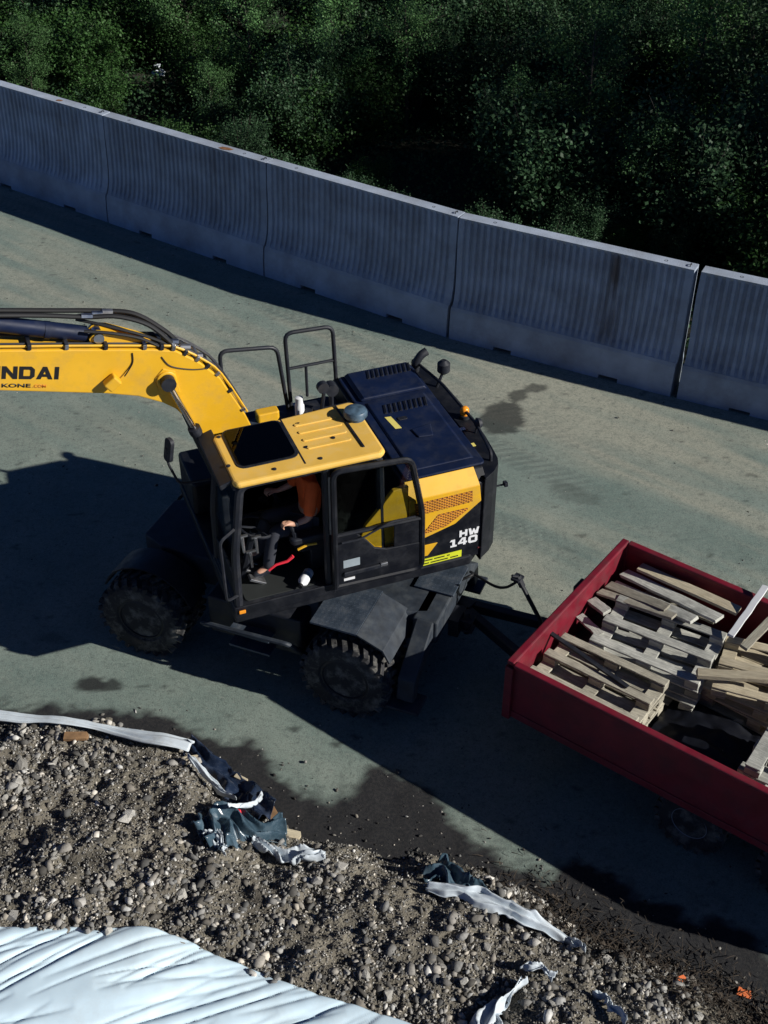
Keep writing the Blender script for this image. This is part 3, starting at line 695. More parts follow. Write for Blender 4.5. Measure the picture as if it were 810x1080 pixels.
# ------------------------------------------------------------------ concrete barrier elements
JT = [(-10.52, 25.92), (-7.34 - 0.92, 24.31), (-5.11, 22.05), (-1.98, 19.86), (1.14, 17.72), (4.43, 15.96), (7.85, 14.25), (11.3, 12.5), (14.75, 10.75)]
JT[1] = (-8.24, 24.24); JT[0] = (-11.35, 26.45)
PROF = [(2.0, 0.0), (1.6, .015), (1.3, .03), (1.0, .06), (.8, .095), (.66, .14), (.56, .19)]
BL = 3.80
def barrier_meshes():
    nr = 33; pitch = (BL - .16) / nr
    us = [0.0]; ds = [0.0]
    for i in range(nr):
        x0 = .08 + i * pitch
        for q, dd in ((0.0, 0), (.16, -.035), (.46, -.035), (.62, 0), (.98, 0)):
            us.append(x0 + q * pitch); ds.append(dd)
    us.append(BL); ds.append(0.0)
    us = np.array(us); ds = np.array(ds); nu = len(us)
    rows = [(z, off, 0.0 if z > 1.93 or z < .6 else 1.0) for z, off in [(2.0, 0.012), (1.985, 0.0), (1.93, .002)] + [(1.90, .004)] + PROF[1:]]
    V = []; run = []
    rr = np.random.default_rng(4)
    wob = np.interp(us, np.linspace(0, BL, 9), rr.uniform(-.006, .006, 9))
    for z, off, k in rows:
        for j in range(nu):
            V.append((us[j] + wob[j] * 3 * math.sin(z * 3), -off + (-ds[j]) * k * 1.0 if False else -off - ds[j] * k, z))
            run.append(0.95 * math.exp(-((us[j] - 2.62) / .17) ** 2) * min(1, (2.05 - z) * 6) * (0.4 + .6 * z / 2))
    F = [(i * nu + j, (i + 1) * nu + j, (i + 1) * nu + j + 1, i * nu + j + 1) for i in range(len(rows) - 1) for j in range(nu - 1)]
    n0 = len(V)
    # back, top, ends as a plain slab behind
    T = .20
    bk = [(0, 0.012, 2.0), (BL, 0.012, 2.0), (BL, T, 2.0), (0, T, 2.0), (0, T, 0.56), (BL, T, .56), (BL, -.19, .56), (0, -.19, .56)]
    bk = [(x, -0.012 if (z == 2.0 and y == 0.012) else y, z) for x, y, z in bk]
    V += bk; run += [0] * len(bk)
    F += [(n0, n0 + 1, n0 + 2, n0 + 3), (n0 + 3, n0 + 2, n0 + 5, n0 + 4), (n0 + 4, n0 + 5, n0 + 6, n0 + 7)]
    # ends
    left = [i * nu for i in range(len(rows))]; right = [i * nu + nu - 1 for i in range(len(rows))]
    F += [tuple([n0 + 3, n0 + 4] + [left[i] for i in range(len(rows) - 1, -1, -1)]), tuple([n0 + 5, n0 + 2] + [right[i] for i in range(len(rows))])]
    me = bpy.data.meshes.new("ribbed_panel"); me.from_pydata(V, [], F); me.materials.append(CONC)
    a = me.attributes.new("run", 'FLOAT', 'POINT'); a.data.foreach_set('value', np.array(run, np.float32))
    # foot with two fork pockets
    b = MB()
    def foot(x0, x1, z0):
        prof = [(-.195, .56), (-.215, .50), (-.235, .30), (-.25, z0), (.24, z0), (.24, .45), (.20, .555)]
        b.prism(prof, x0, x1, 'yz')
    foot(0, .80, 0.0); foot(.80, 1.12, .07); foot(1.12, 2.62, 0.0); foot(2.62, 2.94, .07); foot(2.94, BL, 0.0)
    fm = b.mesh("foot", CONC)
    return me, fm
pm, fm = barrier_meshes()
sock = MB().lathe([(.014, 1.94), (.028, 2.004), (.022, 2.008), (.01, 1.995)], 12).mesh("lifting_socket", BLACK)
endb = MB().tube(fillet([(0, .06, 1.97), (0, .06, 2.03), (0, .13, 2.03), (0, .13, 1.97)], .03), .008, 6).mesh("lifting_loop", BLACK)
rustm = MB().prism([(-.13, -.05), (-.02, -.07), (.10, -.03), (.14, .03), (.02, .05), (-.1, .02)], 2.0, 2.004).mesh("rust_patch", RUST)
blab = ["ribbed concrete barrier element beyond the left edge of the picture", "ribbed concrete barrier element at the far left edge of the row",
        "ribbed concrete barrier element second from left, rust patch on its top", "ribbed concrete barrier element in mid-row above the boom and handrails",
        "ribbed concrete barrier element with a dark water run, behind the excavator's engine", "ribbed concrete barrier element at the right edge after the open joint",
        "ribbed concrete barrier element beyond the right edge of the picture", "ribbed concrete barrier element ending the row beyond the right edge"]
for i in range(len(JT) - 1):
    a = Vector((*JT[i], 0)); c = Vector((*JT[i + 1], 0)); d = c - a; L = d.length
    gap = .03 if i != 5 else .10
    e = empty("concrete_barrier", a + d.normalized() * gap, math.atan2(d.y, d.x))
    e.location.z = random.uniform(-.015, 0.01)
    tag(e, blab[i], "concrete barrier", "row of ribbed concrete barriers along the road")
    me = pm
    if i != 4:
        me = pm.copy(); at = me.attributes["run"]; k = [.15, .25, .35, .12, 1, .15, .2, .2][i]
        vals = np.zeros(len(me.vertices), np.float32); at.data.foreach_get('value', vals); at.data.foreach_set('value', vals * k)
    p = link("ribbed_panel", me, e); p.scale.x = (L - gap) / BL
    f = link("foot", fm, e); f.scale.x = p.scale.x
    for x in (.55, 3.25):
        q = link("lifting_socket", sock, e); q.location = (x, .09, -.004)
    q = link("lifting_loop", endb, e); q.location = (L - .12, 0, 0)
    if i == 2:
        q = link("rust_patch", rustm, e); q.location = (2.85, .08, .002); q['label'] = "orange rust patch on the barrier top"
    if i == 1:
        q = link("rust_patch", rustm, e); q.location = (2.6, .08, .002); q.scale = (.5, .7, 1); q['label'] = "small rust patch on the barrier top"

# ------------------------------------------------------------------ excavator
SX, SY = -1.0, 10.85
UA = R(200.9)          # upper structure heading
CA = R(158.0)          # undercarriage heading
exc = empty("wheeled_excavator", (SX, SY, 0), CA)
tag(exc, "yellow and black wheeled excavator with raised boom standing on the road", "excavator")
URZ = UA - CA
def U(mb, name, m, parent=exc, **k):          # part in the upper-structure frame
    return mb.build(name, m, parent, rz=(URZ if parent is exc else None), **k)
def UT(*a, **k): k['rz'] = URZ if a[3] is exc else None; return text_part(*a, **k)

# --- undercarriage (x forward, y left = camera side)
b = MB(); b.prism([(-1.75, -.38), (-1.5, -.48), (1.5, -.48), (1.8, -.35), (1.8, .35), (1.5, .48), (-1.5, .48), (-1.75, .38)], .62, 1.02)
b.box(-.62, .62, -.75, .75, .80, 1.10)
b.build("chassis", CHASSIS, exc, bevel=.02)
MB().lathe([(.66, 1.08), (.66, 1.20), (.60, 1.22), (.60, 1.36)], 40).build("slewing_ring", BLACK, exc, smooth=True)
for a in (1.42, -1.10):
    b = MB(); b.tube([(a, -.8, .52), (a, -.25, .54), (a, 0, .55), (a, .25, .54), (a, .8, .52)], [.12, .15, .24, .15, .12], 12)
    b.box(a - .1, a + .1, -.3, .3, .55, .75)
    b.build("axle", CHASSIS, exc, smooth=True)
def tyre_mesh(r=.50, w=.30, lugs=26):
    b = MB(); h = w / 2
    b.lathe([(r * .54, -h * .72), (r * .60, -h * .92), (r * .78, -h), (r * .92, -h * .93), (r * .965, -h * .78), (r * .965, h * .78), (r * .92, h * .93), (r * .78, h), (r * .60, h * .92), (r * .54, h * .72)], 52, 'y')
    for i in range(lugs):
        for sgn in (-1, 1):
            a = 2 * PI * (i + (.5 if sgn > 0 else 0)) / lugs
            M = Matrix.Rotation(-a, 4, 'Y') @ Matrix.Translation((r * .955, sgn * h * .52, 0)) @ Matrix.Rotation(sgn * R(28), 4, 'X')
            b.box(-.03, .045, -h * .47, h * .47, -.026, .026, M)
    return b.mesh("tyre", RUBBER)
tm = tyre_mesh(); smooth_it(tm, 30)
def rim_mesh(r=.285, w=.26):
    b = MB(); h = w / 2
    b.lathe([(r * .2, -h * .2), (r * .95, -h * .2), (r * 1.0, -h * .9), (r * .98, h * .9), (r * .90, h * .95), (r * .84, h * .4), (r * .72, h * .05), (r * .45, h * .0), (r * .42, h * .5), (r * .15, h * .6)], 36, 'y')
    for k in range(10):
        a = 2 * PI * k / 10; c = (math.cos(a) * r * .58, h * .08, math.sin(a) * r * .58)
        b.lathe([(.016, 0), (.016, .03)], 6, 'y', c)
    return b.mesh("rim", BLACK)
rm = rim_mesh(); smooth_it(rm, 35)
for a, s, lb in ((1.42, 1, "front wheel on the camera side"), (-1.10, 1, "rear wheel on the camera side"), (1.42, -1, None), (-1.10, -1, None)):
    w = empty("wheel", (a, s * 1.08, .505), 0); w.parent = exc
    if s < 0: w.rotation_euler = (0, 0, PI)
    if a > 0 and s > 0: w.rotation_euler = (0, .3, R(4))
    if lb: w['label'] = lb
    link("tyre", tm, w); link("rim", rm, w)
# inner twin tyres
for a in (1.42, -1.10):
    for s in (1, -1):
        w = empty("wheel", (a, s * .74, .505), 0); w.parent = exc; link("tyre", tm, w)
# fenders and steps of checker plate
for s in (1, -1):
    b = MB(); b.box(-1.22, -.68, .38, 1.12, 1.12, 1.15); b.build("fender_plate", CHECK, exc, bevel=.006, loc=(0, 0, 0)) if s > 0 else MB().box(-1.22, -.74, -1.20, -.38, 1.12, 1.15).build("fender_plate", CHECK, exc, bevel=.006)
    y0, y1 = (.40, 1.12) if s > 0 else (-1.20, -.40)
    b = MB(); b.prism([(-1.22, 1.12), (-1.22, 1.15), (-1.52, 1.02), (-1.60, .86), (-1.575, .85), (-1.50, .995)], y0, y1, 'xz')
    b.build("fender_slope", CHASSIS, exc, bevel=.006)
b = MB(); b.box(-.52, .62, .50, 1.02, .48, 1.0); b.build("tool_box", BLACK, exc, bevel=.025)
b = MB(); b.box(-.52, .62, -1.02, -.50, .48, 1.0); b.build("fuel_box", BLACK, exc, bevel=.025)
b = MB(); b.tube(fillet([(.62, 1.02, .55), (.62, 1.20, .76), (-.45, 1.20, .80), (-.5, 1.02, .55)], .07), .028, 8); b.build("step_bar", CHASSIS, exc, smooth=True)
b = MB()
for s in (0, 1): b.box(-.2, .3, 1.02, 1.18, .50 + .2 * s, .53 + .2 * s)
b.build("step_tread", CHECK, exc, bevel=.005)
for s in (1, -1):      # front fenders
    pts = [(1.42 + .60 * math.cos(R(a)), .50 + .60 * math.sin(R(a))) for a in range(20, 161, 14)]
    inn = [(1.42 + .58 * math.cos(R(a)), .50 + .58 * math.sin(R(a))) for a in range(160, 19, -14)]
    MB().prism(pts + inn, *((.62, 1.0) if s > 0 else (-1.0, -.62)), 'xz').build("front_mudguard", BLACK, exc, smooth=True)
# rear stabiliser
b = MB(); b.box(-1.90, -1.62, -.52, .52, .72, 1.02); b.build("stabiliser_beam", CHASSIS, exc, bevel=.02)
b = MB(); b.box(-1.92, -1.46, -.46, .06, 1.025, 1.05); b.build("rear_step", CHECK, exc, bevel=.005)
for s in (1, -1):
    Mx = Matrix.Scale(s, 4, (0, 1, 0))
    b = MB(); b.prism([(.40, .98), (.52, 1.02), (1.06, .62), (1.10, .34), (.98, .32), (.92, .52), (.40, .76)], -1.86, -1.66, 'yz', Mx); b.build("stabiliser_leg", CHASSIS, exc, bevel=.015)
    b = MB(); b.box(-1.95, -1.57, .90, 1.20, .27, .31, Mx); b.tube([(-1.76, 1.04, .31), (-1.76, 1.04, .40)], .04, 8, M=Mx); b.build("stabiliser_foot", CHASSIS, exc, bevel=.01)
b = MB(); b.box(-2.02, -1.90, -.14, .14, .52, .76); b.lathe([(.04, .50), (.04, .82)], 10, 'z', (-2.08, 0, 0)); b.box(-2.16, -2.0, -.07, .07, .56, .59); b.box(-2.16, -2.0, -.07, .07, .70, .73)
b.build("tow_hitch", BLACK, exc, bevel=.006)

# --- upper structure (x forward, y left)
U(MB().prism([(1.04, -1.2), (1.04, 1.24), (-1.6, 1.24), (-1.75, 1.1), (-1.75, -1.1), (-1.6, -1.22)], 1.34, 1.47), "upper_frame", DARK, bevel=.02)
prof = [(1.22, 1.43), (1.22, 2.41), (1.09, 2.525), (-1.09, 2.525), (-1.20, 2.42), (-1.20, 1.43)]
U(MB().prism(prof, -1.76, -.86, 'yz'), "engine_housing", DARK, bevel=.015)
# counterweight with rounded tail
pl = []
for k in range(25):
    l = -1.24 + 2.48 * k / 24; q = abs(l) / 1.24
    pl.append((-2.08 + .12 * q ** 2 + .24 * max(0, (q - .75) / .25) ** 2.0, l))
cw = U(MB().prism([(-1.735, -1.24)] + pl + [(-1.735, 1.24)], 1.38, 2.46), "counterweight", DARK, bevel=.06, seg=3)
U(MB().box(-1.735, -1.69, 1.222, 1.228, 1.53, 1.55), "reflector", RUST2, bevel=.004)
# hood
hood = U(MB().prism(roundrect(-1.80, -.90, -1.06, 1.07, .05), 2.525, 2.555), "engine_hood", NAVY, bevel=.012)
U(MB().prism([(-1.78, 2.555), (-.99, 2.555), (-.96, 2.575), (-1.01, 2.605), (-1.74, 2.605)], -1.03, -.46, 'xz'), "hood_cover", NAVY, parent=hood, bevel=.015)
U(MB().prism([(-1.72, 2.555), (-1.0, 2.555), (-1.02, 2.575), (-1.68, 2.575)], -.40, .96, 'xz'), "hood_lid", NAVY, parent=hood, bevel=.012)
for r0, z, x0, x1, n in ((-.90, 2.606, -1.22, -1.72, 10), (-.20, 2.576, -1.16, -1.64, 9)):
    for k in range(n):
        x = x0 + (x1 - x0) * k / (n - 1)
        M = Matrix.Translation((x, r0, z)) @ Matrix.Rotation(R(-14), 4, 'Z') @ Matrix.Rotation(R(22), 4, 'Y')
        MB().box(-.014, .014, -.085, .085, -.012, .012, M).build("louvre", BLACK, hood, bevel=.003)
U(MB().prism(roundrect(-1.33, -1.22, .0, .06, .02), 2.575, 2.585), "hood_catch", BLACK, parent=hood, bevel=.004)
U(MB().prism([(-1.52, .24), (-1.28, .28), (-1.30, .44), (-1.46, .46)], 2.575, 2.592), "hood_bulge", NAVY, parent=hood, bevel=.012)
U(MB().prism([(-1.10, -.06), (-1.17, -.05), (-1.20, .20), (-1.13, .19)], 2.575, 2.5775), "warning_sticker", STICKY, parent=hood)
for x, y, w, h in ((-1.79, -.82, .05, .06), (-1.80, -.30, .05, .05), (-1.83, .30, .10, .05), (-1.83, .62, .05, .06)):
    U(MB().box(x - w / 2 - .03, x + w / 2 - .03, y - h / 2, y + h / 2, 2.462, 2.466), "small_sticker", WHITEP if y < .5 else STICKY, parent=cw)
# yellow side panel with grilles
sp = MB(); sp.prism([(-.87, 2.41), (-1.665, 2.41), (-1.69, 2.20), (-1.40, 1.97), (-1.0, 1.86), (-.90, 1.86), (-.87, 2.0)], 1.222, 1.247, 'xz')
sp.add([(-.87, 1.247, 2.41), (-1.665, 1.247, 2.41), (-1.645, 1.105, 2.56), (-.87, 1.105, 2.56), (-.87, 1.222, 2.405), (-1.665, 1.222, 2.405), (-1.645, 1.09, 2.528), (-.87, 1.09, 2.528)],
       [(0, 1, 2, 3), (7, 6, 5, 4), (1, 5, 6, 2), (0, 3, 7, 4), (2, 6, 7, 3), (0, 4, 5, 1)])
spo = U(sp, "side_panel", YEL, bevel=.006)
U(MB().prism([(-1.0, 1.76), (-1.21, 1.755), (-1.10, 1.61), (-1.0, 1.61)], 1.222, 1.232, 'xz'), "side_trim", YEL, bevel=.002)
U(MB().prism([(-.868, 2.60), (-.70, 2.58), (-.56, 2.40), (-.40, 2.22), (-.33, 2.05), (-.36, 1.60), (-.868, 1.60)], 1.18, 1.235, 'xz'), "service_panel", YEL, bevel=.01)
GR_B = mat("grille_back", (0.16, 0.05, 0.02), 0.8, var=0.2)
GR_Y = mat("grille_orange_mesh", (0.62, 0.27, 0.03), 0.5, var=0.1)
def grille(poly):
    U(MB().prism(poly, 1.2475, 1.250, 'xz'), "grille_back", GR_B, parent=spo)
    b = MB()
    xs = [p[0] for p in poly]; zs = [p[1] for p in poly]
    st_ = .034
    for fam in (-1, 1):
        for k in range(-60, 60):
            pts = []
            for t in np.linspace(-1.2, 1.2, 300):
                x = (min(xs) + max(xs)) / 2 + t; z = (min(zs) + max(zs)) / 2 + fam * t * .62 + k * st_
                if in_poly(np.array([x]), np.array([z]), poly)[0]: pts.append((x, z))
            if len(pts) > 2:
                b.add([(pts[0][0], 1.250, pts[0][1] - .0055), (pts[-1][0], 1.250, pts[-1][1] - .0055), (pts[-1][0], 1.250, pts[-1][1] + .0055), (pts[0][0], 1.250, pts[0][1] + .0055),
                       (pts[0][0], 1.256, pts[0][1] - .0045), (pts[-1][0], 1.256, pts[-1][1] - .0045), (pts[-1][0], 1.256, pts[-1][1] + .0045), (pts[0][0], 1.256, pts[0][1] + .0045)],
                      [(4, 5, 6, 7), (0, 1, 5, 4), (2, 3, 7, 6), (1, 2, 6, 5), (3, 0, 4, 7)])
    U(b, "grille_mesh", GR_Y, parent=spo)
grille([(-.93, 2.36), (-1.58, 2.36), (-1.59, 2.22), (-.95, 2.20)])
grille([(-1.20, 2.15), (-1.53, 2.15), (-1.54, 2.13), (-1.30, 1.97), (-1.02, 1.93)])
GLY = {'H': [[(0, 0), (.3, 0), (.3, 1), (0, 1)], [(.7, 0), (1, 0), (1, 1), (.7, 1)], [(.3, .36), (.7, .36), (.7, .64), (.3, .64)]],
       'W': [[(0, 1), (.3, 1), (.44, .42), (.40, 0), (.18, 0)], [(.40, 0), (.44, .42), (.58, .85), (.76, .85), (.92, .42), (.96, 0), (.78, 0), (.67, .40), (.57, 0)], [(.96, 0), (.92, .42), (1.06, 1), (1.34, 1), (1.18, 0)]],
       '1': [[(.15, 0), (.9, 0), (.9, .2), (.15, .2)], [(.36, .2), (.68, .2), (.68, 1), (.36, 1)], [(.05, .78), (.36, .78), (.36, 1), (.2, 1)]],
       '4': [[(.62, 0), (.92, 0), (.92, 1), (.62, 1)], [(0, .22), (.62, .22), (.62, .42), (0, .42)], [(.92, .22), (1.08, .22), (1.08, .42), (.92, .42)], [(0, .42), (.30, .42), (.62, .80), (.62, 1), (.44, 1)]],
       '0': [[(0, .18), (.18, 0), (.92, 0), (1.1, .18), (.8, .24), (.3, .24)], [(0, .82), (.3, .76), (.8, .76), (1.1, .82), (.92, 1), (.18, 1)], [(0, .18), (.3, .24), (.3, .76), (0, .82)], [(1.1, .18), (1.1, .82), (.8, .76), (.8, .24)]]}
def block_text(txt, x0, z0, h, w, gap):
    for ch_ in txt:
        b = MB(); wd = max(p[0] for g_ in GLY[ch_] for p in g_)
        for g_ in GLY[ch_]: b.prism([(x0 - p[0] * w, z0 + p[1] * h) for p in g_], 1.221, 1.2265, 'xz')
        U(b, "model_letter", WHITEP); x0 -= wd * w + gap
block_text("HW", -1.465, 1.75, .085, .092, .014)
block_text("140", -1.35, 1.635, .098, .098, .014)
U(MB().box(-1.50, -1.03, 1.222, 1.226, 1.475, 1.565), "service_sticker", STICK)
b = MB()
for r_, segs in ((1.54, ((-1.06, -1.16), (-1.18, -1.30), (-1.33, -1.36))), (1.50, ((-1.06, -1.12), (-1.14, -1.34), (-1.37, -1.46)))):
    for x1, x0 in segs: b.box(x0, x1, 1.2265, 1.2285, r_ - .007, r_ + .007)
U(b, "sticker_print", TEXTB)
# exhaust and fittings at the rear
exh = U(MB().tube(spline([(-1.86, -1.02, 2.42), (-1.86, -1.02, 2.52), (-1.87, -1.02, 2.58), (-1.93, -1.03, 2.65), (-2.0, -1.04, 2.68)]), [.045] * 8 + [.05] * 17, 12), "exhaust_pipe", BLACK, smooth=True)
b = MB(); b.tube(fillet([(-1.86, -1.12, 2.46), (-1.86, -1.12, 2.56), (-1.97, -.5, 2.56), (-2.0, .4, 2.56), (-1.92, .95, 2.56), (-1.92, .95, 2.44)], .08), .018, 8); U(b, "rear_rail", BLACK, smooth=True)
b = MB(); b.tube([(-1.95, -.60, 2.45), (-2.03, -.60, 2.66)], .018, 8); b.tube([(-2.03, -.60, 2.62), (-2.03, -.60, 2.66), (-2.03, -.60, 2.76), (-2.03, -.60, 2.80)], [.03, .075, .075, .03], 12); U(b, "rear_lamp", BLACK, smooth=True)
b = MB(); b.lathe([(.06, 2.46), (.06, 2.50), (.05, 2.505)], 14, 'z', (-1.99, .10, 0)); U(b, "beacon_base", BLACK, smooth=True)
U(MB().lathe([(.048, 2.505), (.052, 2.52), (.048, 2.58), (.03, 2.60), (.005, 2.605)], 16, 'z', (-1.99, .10, 0)), "beacon_lens", AMBER, smooth=True)
b = MB(); b.tube([(-1.98, .42, 2.44), (-2.0, .42, 2.58)], .012, 6); b.lathe([(.05, -.02), (.065, .02), (.03, .05)], 12, 'x', (-2.02, .42, 2.58)); U(b, "reversing_camera", BLACK, smooth=True)
b = MB(); b.tube([(-1.95, .95, 2.1), (-2.10, .98, 2.12)], .012, 6); b.box(-2.12, -2.08, .95, 1.01, 2.10, 2.15); U(b, "tail_light", BLACK, bevel=.004)

# right-hand side: tank, deck boxes, handrails
U(MB().prism(roundrect(-.84, .40, -1.22, -.42, .05), 1.47, 2.24), "fuel_tank", NAVY, bevel=.03)
U(MB().prism(roundrect(.42, 1.02, -1.20, -.50, .05), 1.47, 1.90), "front_tool_box", DARK, bevel=.03)
U(MB().prism(roundrect(-.05, .36, -1.0, -.52, .03), 2.242, 2.27), "step_plate", CHECK, bevel=.004)
U(MB().lathe([(.055, 2.24), (.055, 2.42), (.045, 2.44), (.045, 2.52), (.02, 2.53)], 16, 'z', (-.37, -.86, 0)), "filler_cap", WHITEP, smooth=True)
U(MB().prism(roundrect(-.84, -.42, -1.0, -.55, .04), 2.242, 2.36), "air_filter_box", BLACK, bevel=.02)
U(MB().prism(roundrect(-.14, .12, -1.02, -.88, .03), 2.242, 2.38), "deck_box", YEL, bevel=.015)
b = MB(); b.tube([(-.50, -.62, 2.35), (-.50, -.62, 2.50)], .05, 10); b.tube([(-.70, -.70, 2.35), (-.70, -.70, 2.62)], .03, 8); b.tube([(-.70, -.76, 2.66), (-.70, -.64, 2.66)], .075, 12); U(b, "hydraulic_fittings", BLACK, smooth=True)
U(MB().tube(fillet([(.44, -1.1, 1.98), (.44, -1.1, 3.16), (-.21, -1.1, 3.08), (-.30, -1.1, 2.24)], .10), .024, 10), "handrail", BLACK, smooth=True)
hr = U(MB().tube(fillet([(-.34, -1.1, 2.24), (-.31, -1.1, 3.23), (-.87, -1.1, 3.21), (-.90, -1.1, 2.36)], .10), .024, 10), "handrail", BLACK, smooth=True)
U(MB().tube([(-.32, -1.1, 2.77), (-.88, -1.1, 2.77)], .018, 8).tube([(-.54, -1.1, 2.77), (-.54, -1.1, 2.36)], .018, 8), "mid_rail", BLACK, parent=hr, smooth=True)

# --- cab
YL, YR = 1.235, .33
b = MB()
def bar(p, q, w=.05, d=.05):
    p = Vector(p); q = Vector(q); v = q - p
    M = Matrix.Translation(p) @ v.to_track_quat('Z', 'Y').to_matrix().to_4x4()
    b.box(-w, w, -d, d, 0, v.length, M)
cabpts = {}
for y in (YL - .04, YR + .04):
    b.tube(fillet([(.98, y, 1.50), (.97, y, 2.2), (.86, y, 3.04), (-.56, y, 3.04), (-.60, y, 1.50)], .10), .045, 8)
    b.tube([(.0, y, 1.5), (.0, y, 3.04)], .045, 8)
for x, z in ((.90, 3.03), (-.56, 3.03), (.98, 1.53), (-.60, 1.53), (-.59, 2.1)):
    b.tube([(x, YR + .04, z), (x, YL - .04, z)], .04, 8)
cab = U(b, "cab_frame", BLACK, smooth=True)
U(MB().prism([(1.03, YR - .02), (1.03, YL), (-.64, YL), (-.64, YR - .02)], 1.47, 1.545), "cab_floor", BLACK, bevel=.01)
b = MB(); b.box(-.62, -.56, YR, YL, 1.55, 2.1); b.box(-.34, -.02, YL - .03, YL, 1.55, 2.16); b.box(-.56, .98, YR, YR + .03, 1.55, 2.0); b.box(.96, .99, YR + .04, YL - .04, 1.55, 1.85)
U(b, "cab_panels", DARK, bevel=.01)
U(MB().box(-.605, -.595, YR + .08, YL - .08, 2.14, 2.98), "rear_window", GLASSD)
U(MB().box(-.52, -.05, YL - .05, YL - .042, 2.18, 2.98), "side_window", GLASSD)
U(MB().box(-.52, .86, YR + .038, YR + .046, 2.04, 2.98), "right_window", GLASSD)
U(MB().prism([(.985, 1.88), (.975, 2.2), (.885, 2.98), (.877, 2.98), (.965, 2.2), (.975, 1.88)], YR + .09, YL - .09, 'xz'), "windscreen", GLASS)
sill = U(MB().box(-.05, 1.04, YL, YL + .02, 1.42, 1.56), "door_sill", DARK, bevel=.01)
U(MB().box(.93, 1.0, YL + .022, YL + .04, 1.48, 1.52), "marker_lamp", AMBER, bevel=.006)
# roof
roof = U(MB().prism([(.90, .38), (.93, .45), (.93, 1.20), (.90, 1.265), (-.56, 1.275), (-.62, 1.22), (-.62, .32), (-.56, .28)], 3.04, 3.115), "cab_roof", ROOFY, bevel=.035, seg=3)
for y in (.52, .66, .80, .94):
    U(MB().prism(roundrect(-.36, .10, y - .022, y + .022, .02), 3.112, 3.126), "roof_rib", ROOFY, parent=roof, bevel=.006)
U(MB().prism(roundrect(.20, .83, .35, 1.05, .09), 3.112, 3.122), "skylight_seal", BLACK, parent=roof, bevel=.004)
U(MB().prism(roundrect(.23, .80, .38, 1.02, .07), 3.122, 3.134), "skylight", GLASSD, parent=roof, bevel=.004)
U(MB().box(.185, .200, .36, 1.18, 3.112, 3.118), "roof_seam", BLACK, parent=roof)
for x, y in ((.86, .44), (.50, 1.16), (.03, 1.15), (.10, .92), (.05, .5), (-.2, .86), (.9, .95)):
    U(MB().lathe([(.022, 3.113), (.022, 3.122), (.012, 3.126)], 10, 'z', (x, y, 0)), "roof_bolt", BLACK, parent=roof, smooth=True)
U(MB().prism([(-.395, .33), (-.415, .33), (-.44, 1.12), (-.42, 1.12)], 3.114, 3.128), "roof_bar", BLACK, parent=roof)
BEA = mat("blue_grey_beacon_cap", (0.06, 0.10, 0.14), 0.4, var=0.5, scale=14)
U(MB().lathe([(.10, 3.115), (.10, 3.15), (.125, 3.155), (.125, 3.19), (.11, 3.215), (.05, 3.235), (.002, 3.24)], 24, 'z', (-.53, .60, 0)), "roof_beacon", BEA, parent=roof, smooth=True)
b = MB(); b.tube([(-.30, .20, 3.02), (-.33, .20, 3.22)], .02, 6); b.tube([(-.33, .20, 3.27), (-.33, .13, 3.27)], .062, 12); b.box(-.62, -.30, .17, .23, 2.98, 3.03)
U(b, "roof_work_light", BLACK, smooth=True)
U(MB().prism([(1.05, 3.06), (.89, 3.11), (.89, 3.08), (1.04, 3.00)], .26, 1.17, 'xz'), "front_visor", BLACK, bevel=.01)
# open door latched back along the engine side
dy0, dy1 = 1.285, 1.325
b = MB()
b.tube(fillet([(-.04, 1.305, 1.56), (-.04, 1.305, 3.04), (-.86, 1.305, 2.99), (-.99, 1.305, 2.30), (-1.0, 1.305, 1.53), (-.04, 1.305, 1.56)], .10), .034, 8)
b.tube([(-.04, 1.305, 2.235), (-.99, 1.305, 2.215)], .026, 8)
door = U(b, "door", DARK, smooth=True)
U(MB().prism([(-.06, 1.56), (-.06, 2.22), (-.27, 2.22), (-.38, 2.10), (-.47, 1.97), (-.60, 1.92), (-.97, 1.90), (-.97, 1.54)], dy0 + .006, dy1 - .006, 'xz'), "door_panel", DARK, parent=door, bevel=.01)
U(MB().prism([(-.68, 1.91), (-.68, 2.21), (-.96, 2.20), (-.97, 1.90)], dy0 + .01, dy1 - .01, 'xz'), "lock_cover", DARK, parent=door, bevel=.008)
U(MB().prism([(-.07, 2.26), (-.07, 3.0), (-.84, 2.96), (-.95, 2.30), (-.95, 2.245)], 1.302, 1.307, 'xz'), "door_window", GLASS, parent=door)
U(MB().prism([(-.28, 2.20), (-.67, 2.20), (-.67, 1.95), (-.48, 1.98), (-.38, 2.11)], 1.302, 1.307, 'xz'), "lower_window", GLASS, parent=door)
U(MB().box(-.30, -.12, 1.320, 1.3225, 1.80, 1.90), "door_label", LABELG, parent=door)
U(MB().box(-.60, -.12, 1.322, 1.345, 1.70, 1.75), "door_rail", BLACK, parent=door, bevel=.008)
U(MB().box(-.60, -.52, 1.322, 1.35, 1.72, 1.76), "door_handle", STEEL, parent=door, bevel=.006)
U(MB().box(-.24, -.12, 1.322, 1.328, 1.63, 1.66), "door_sticker", WHITEP, parent=door)
U(MB().tube(fillet([(-.10, 1.345, 2.16), (-.30, 1.36, 2.17), (-.62, 1.36, 2.30), (-.9, 1.345, 2.28)], .06), .012, 6), "grab_handle", BLACK, parent=door, smooth=True)
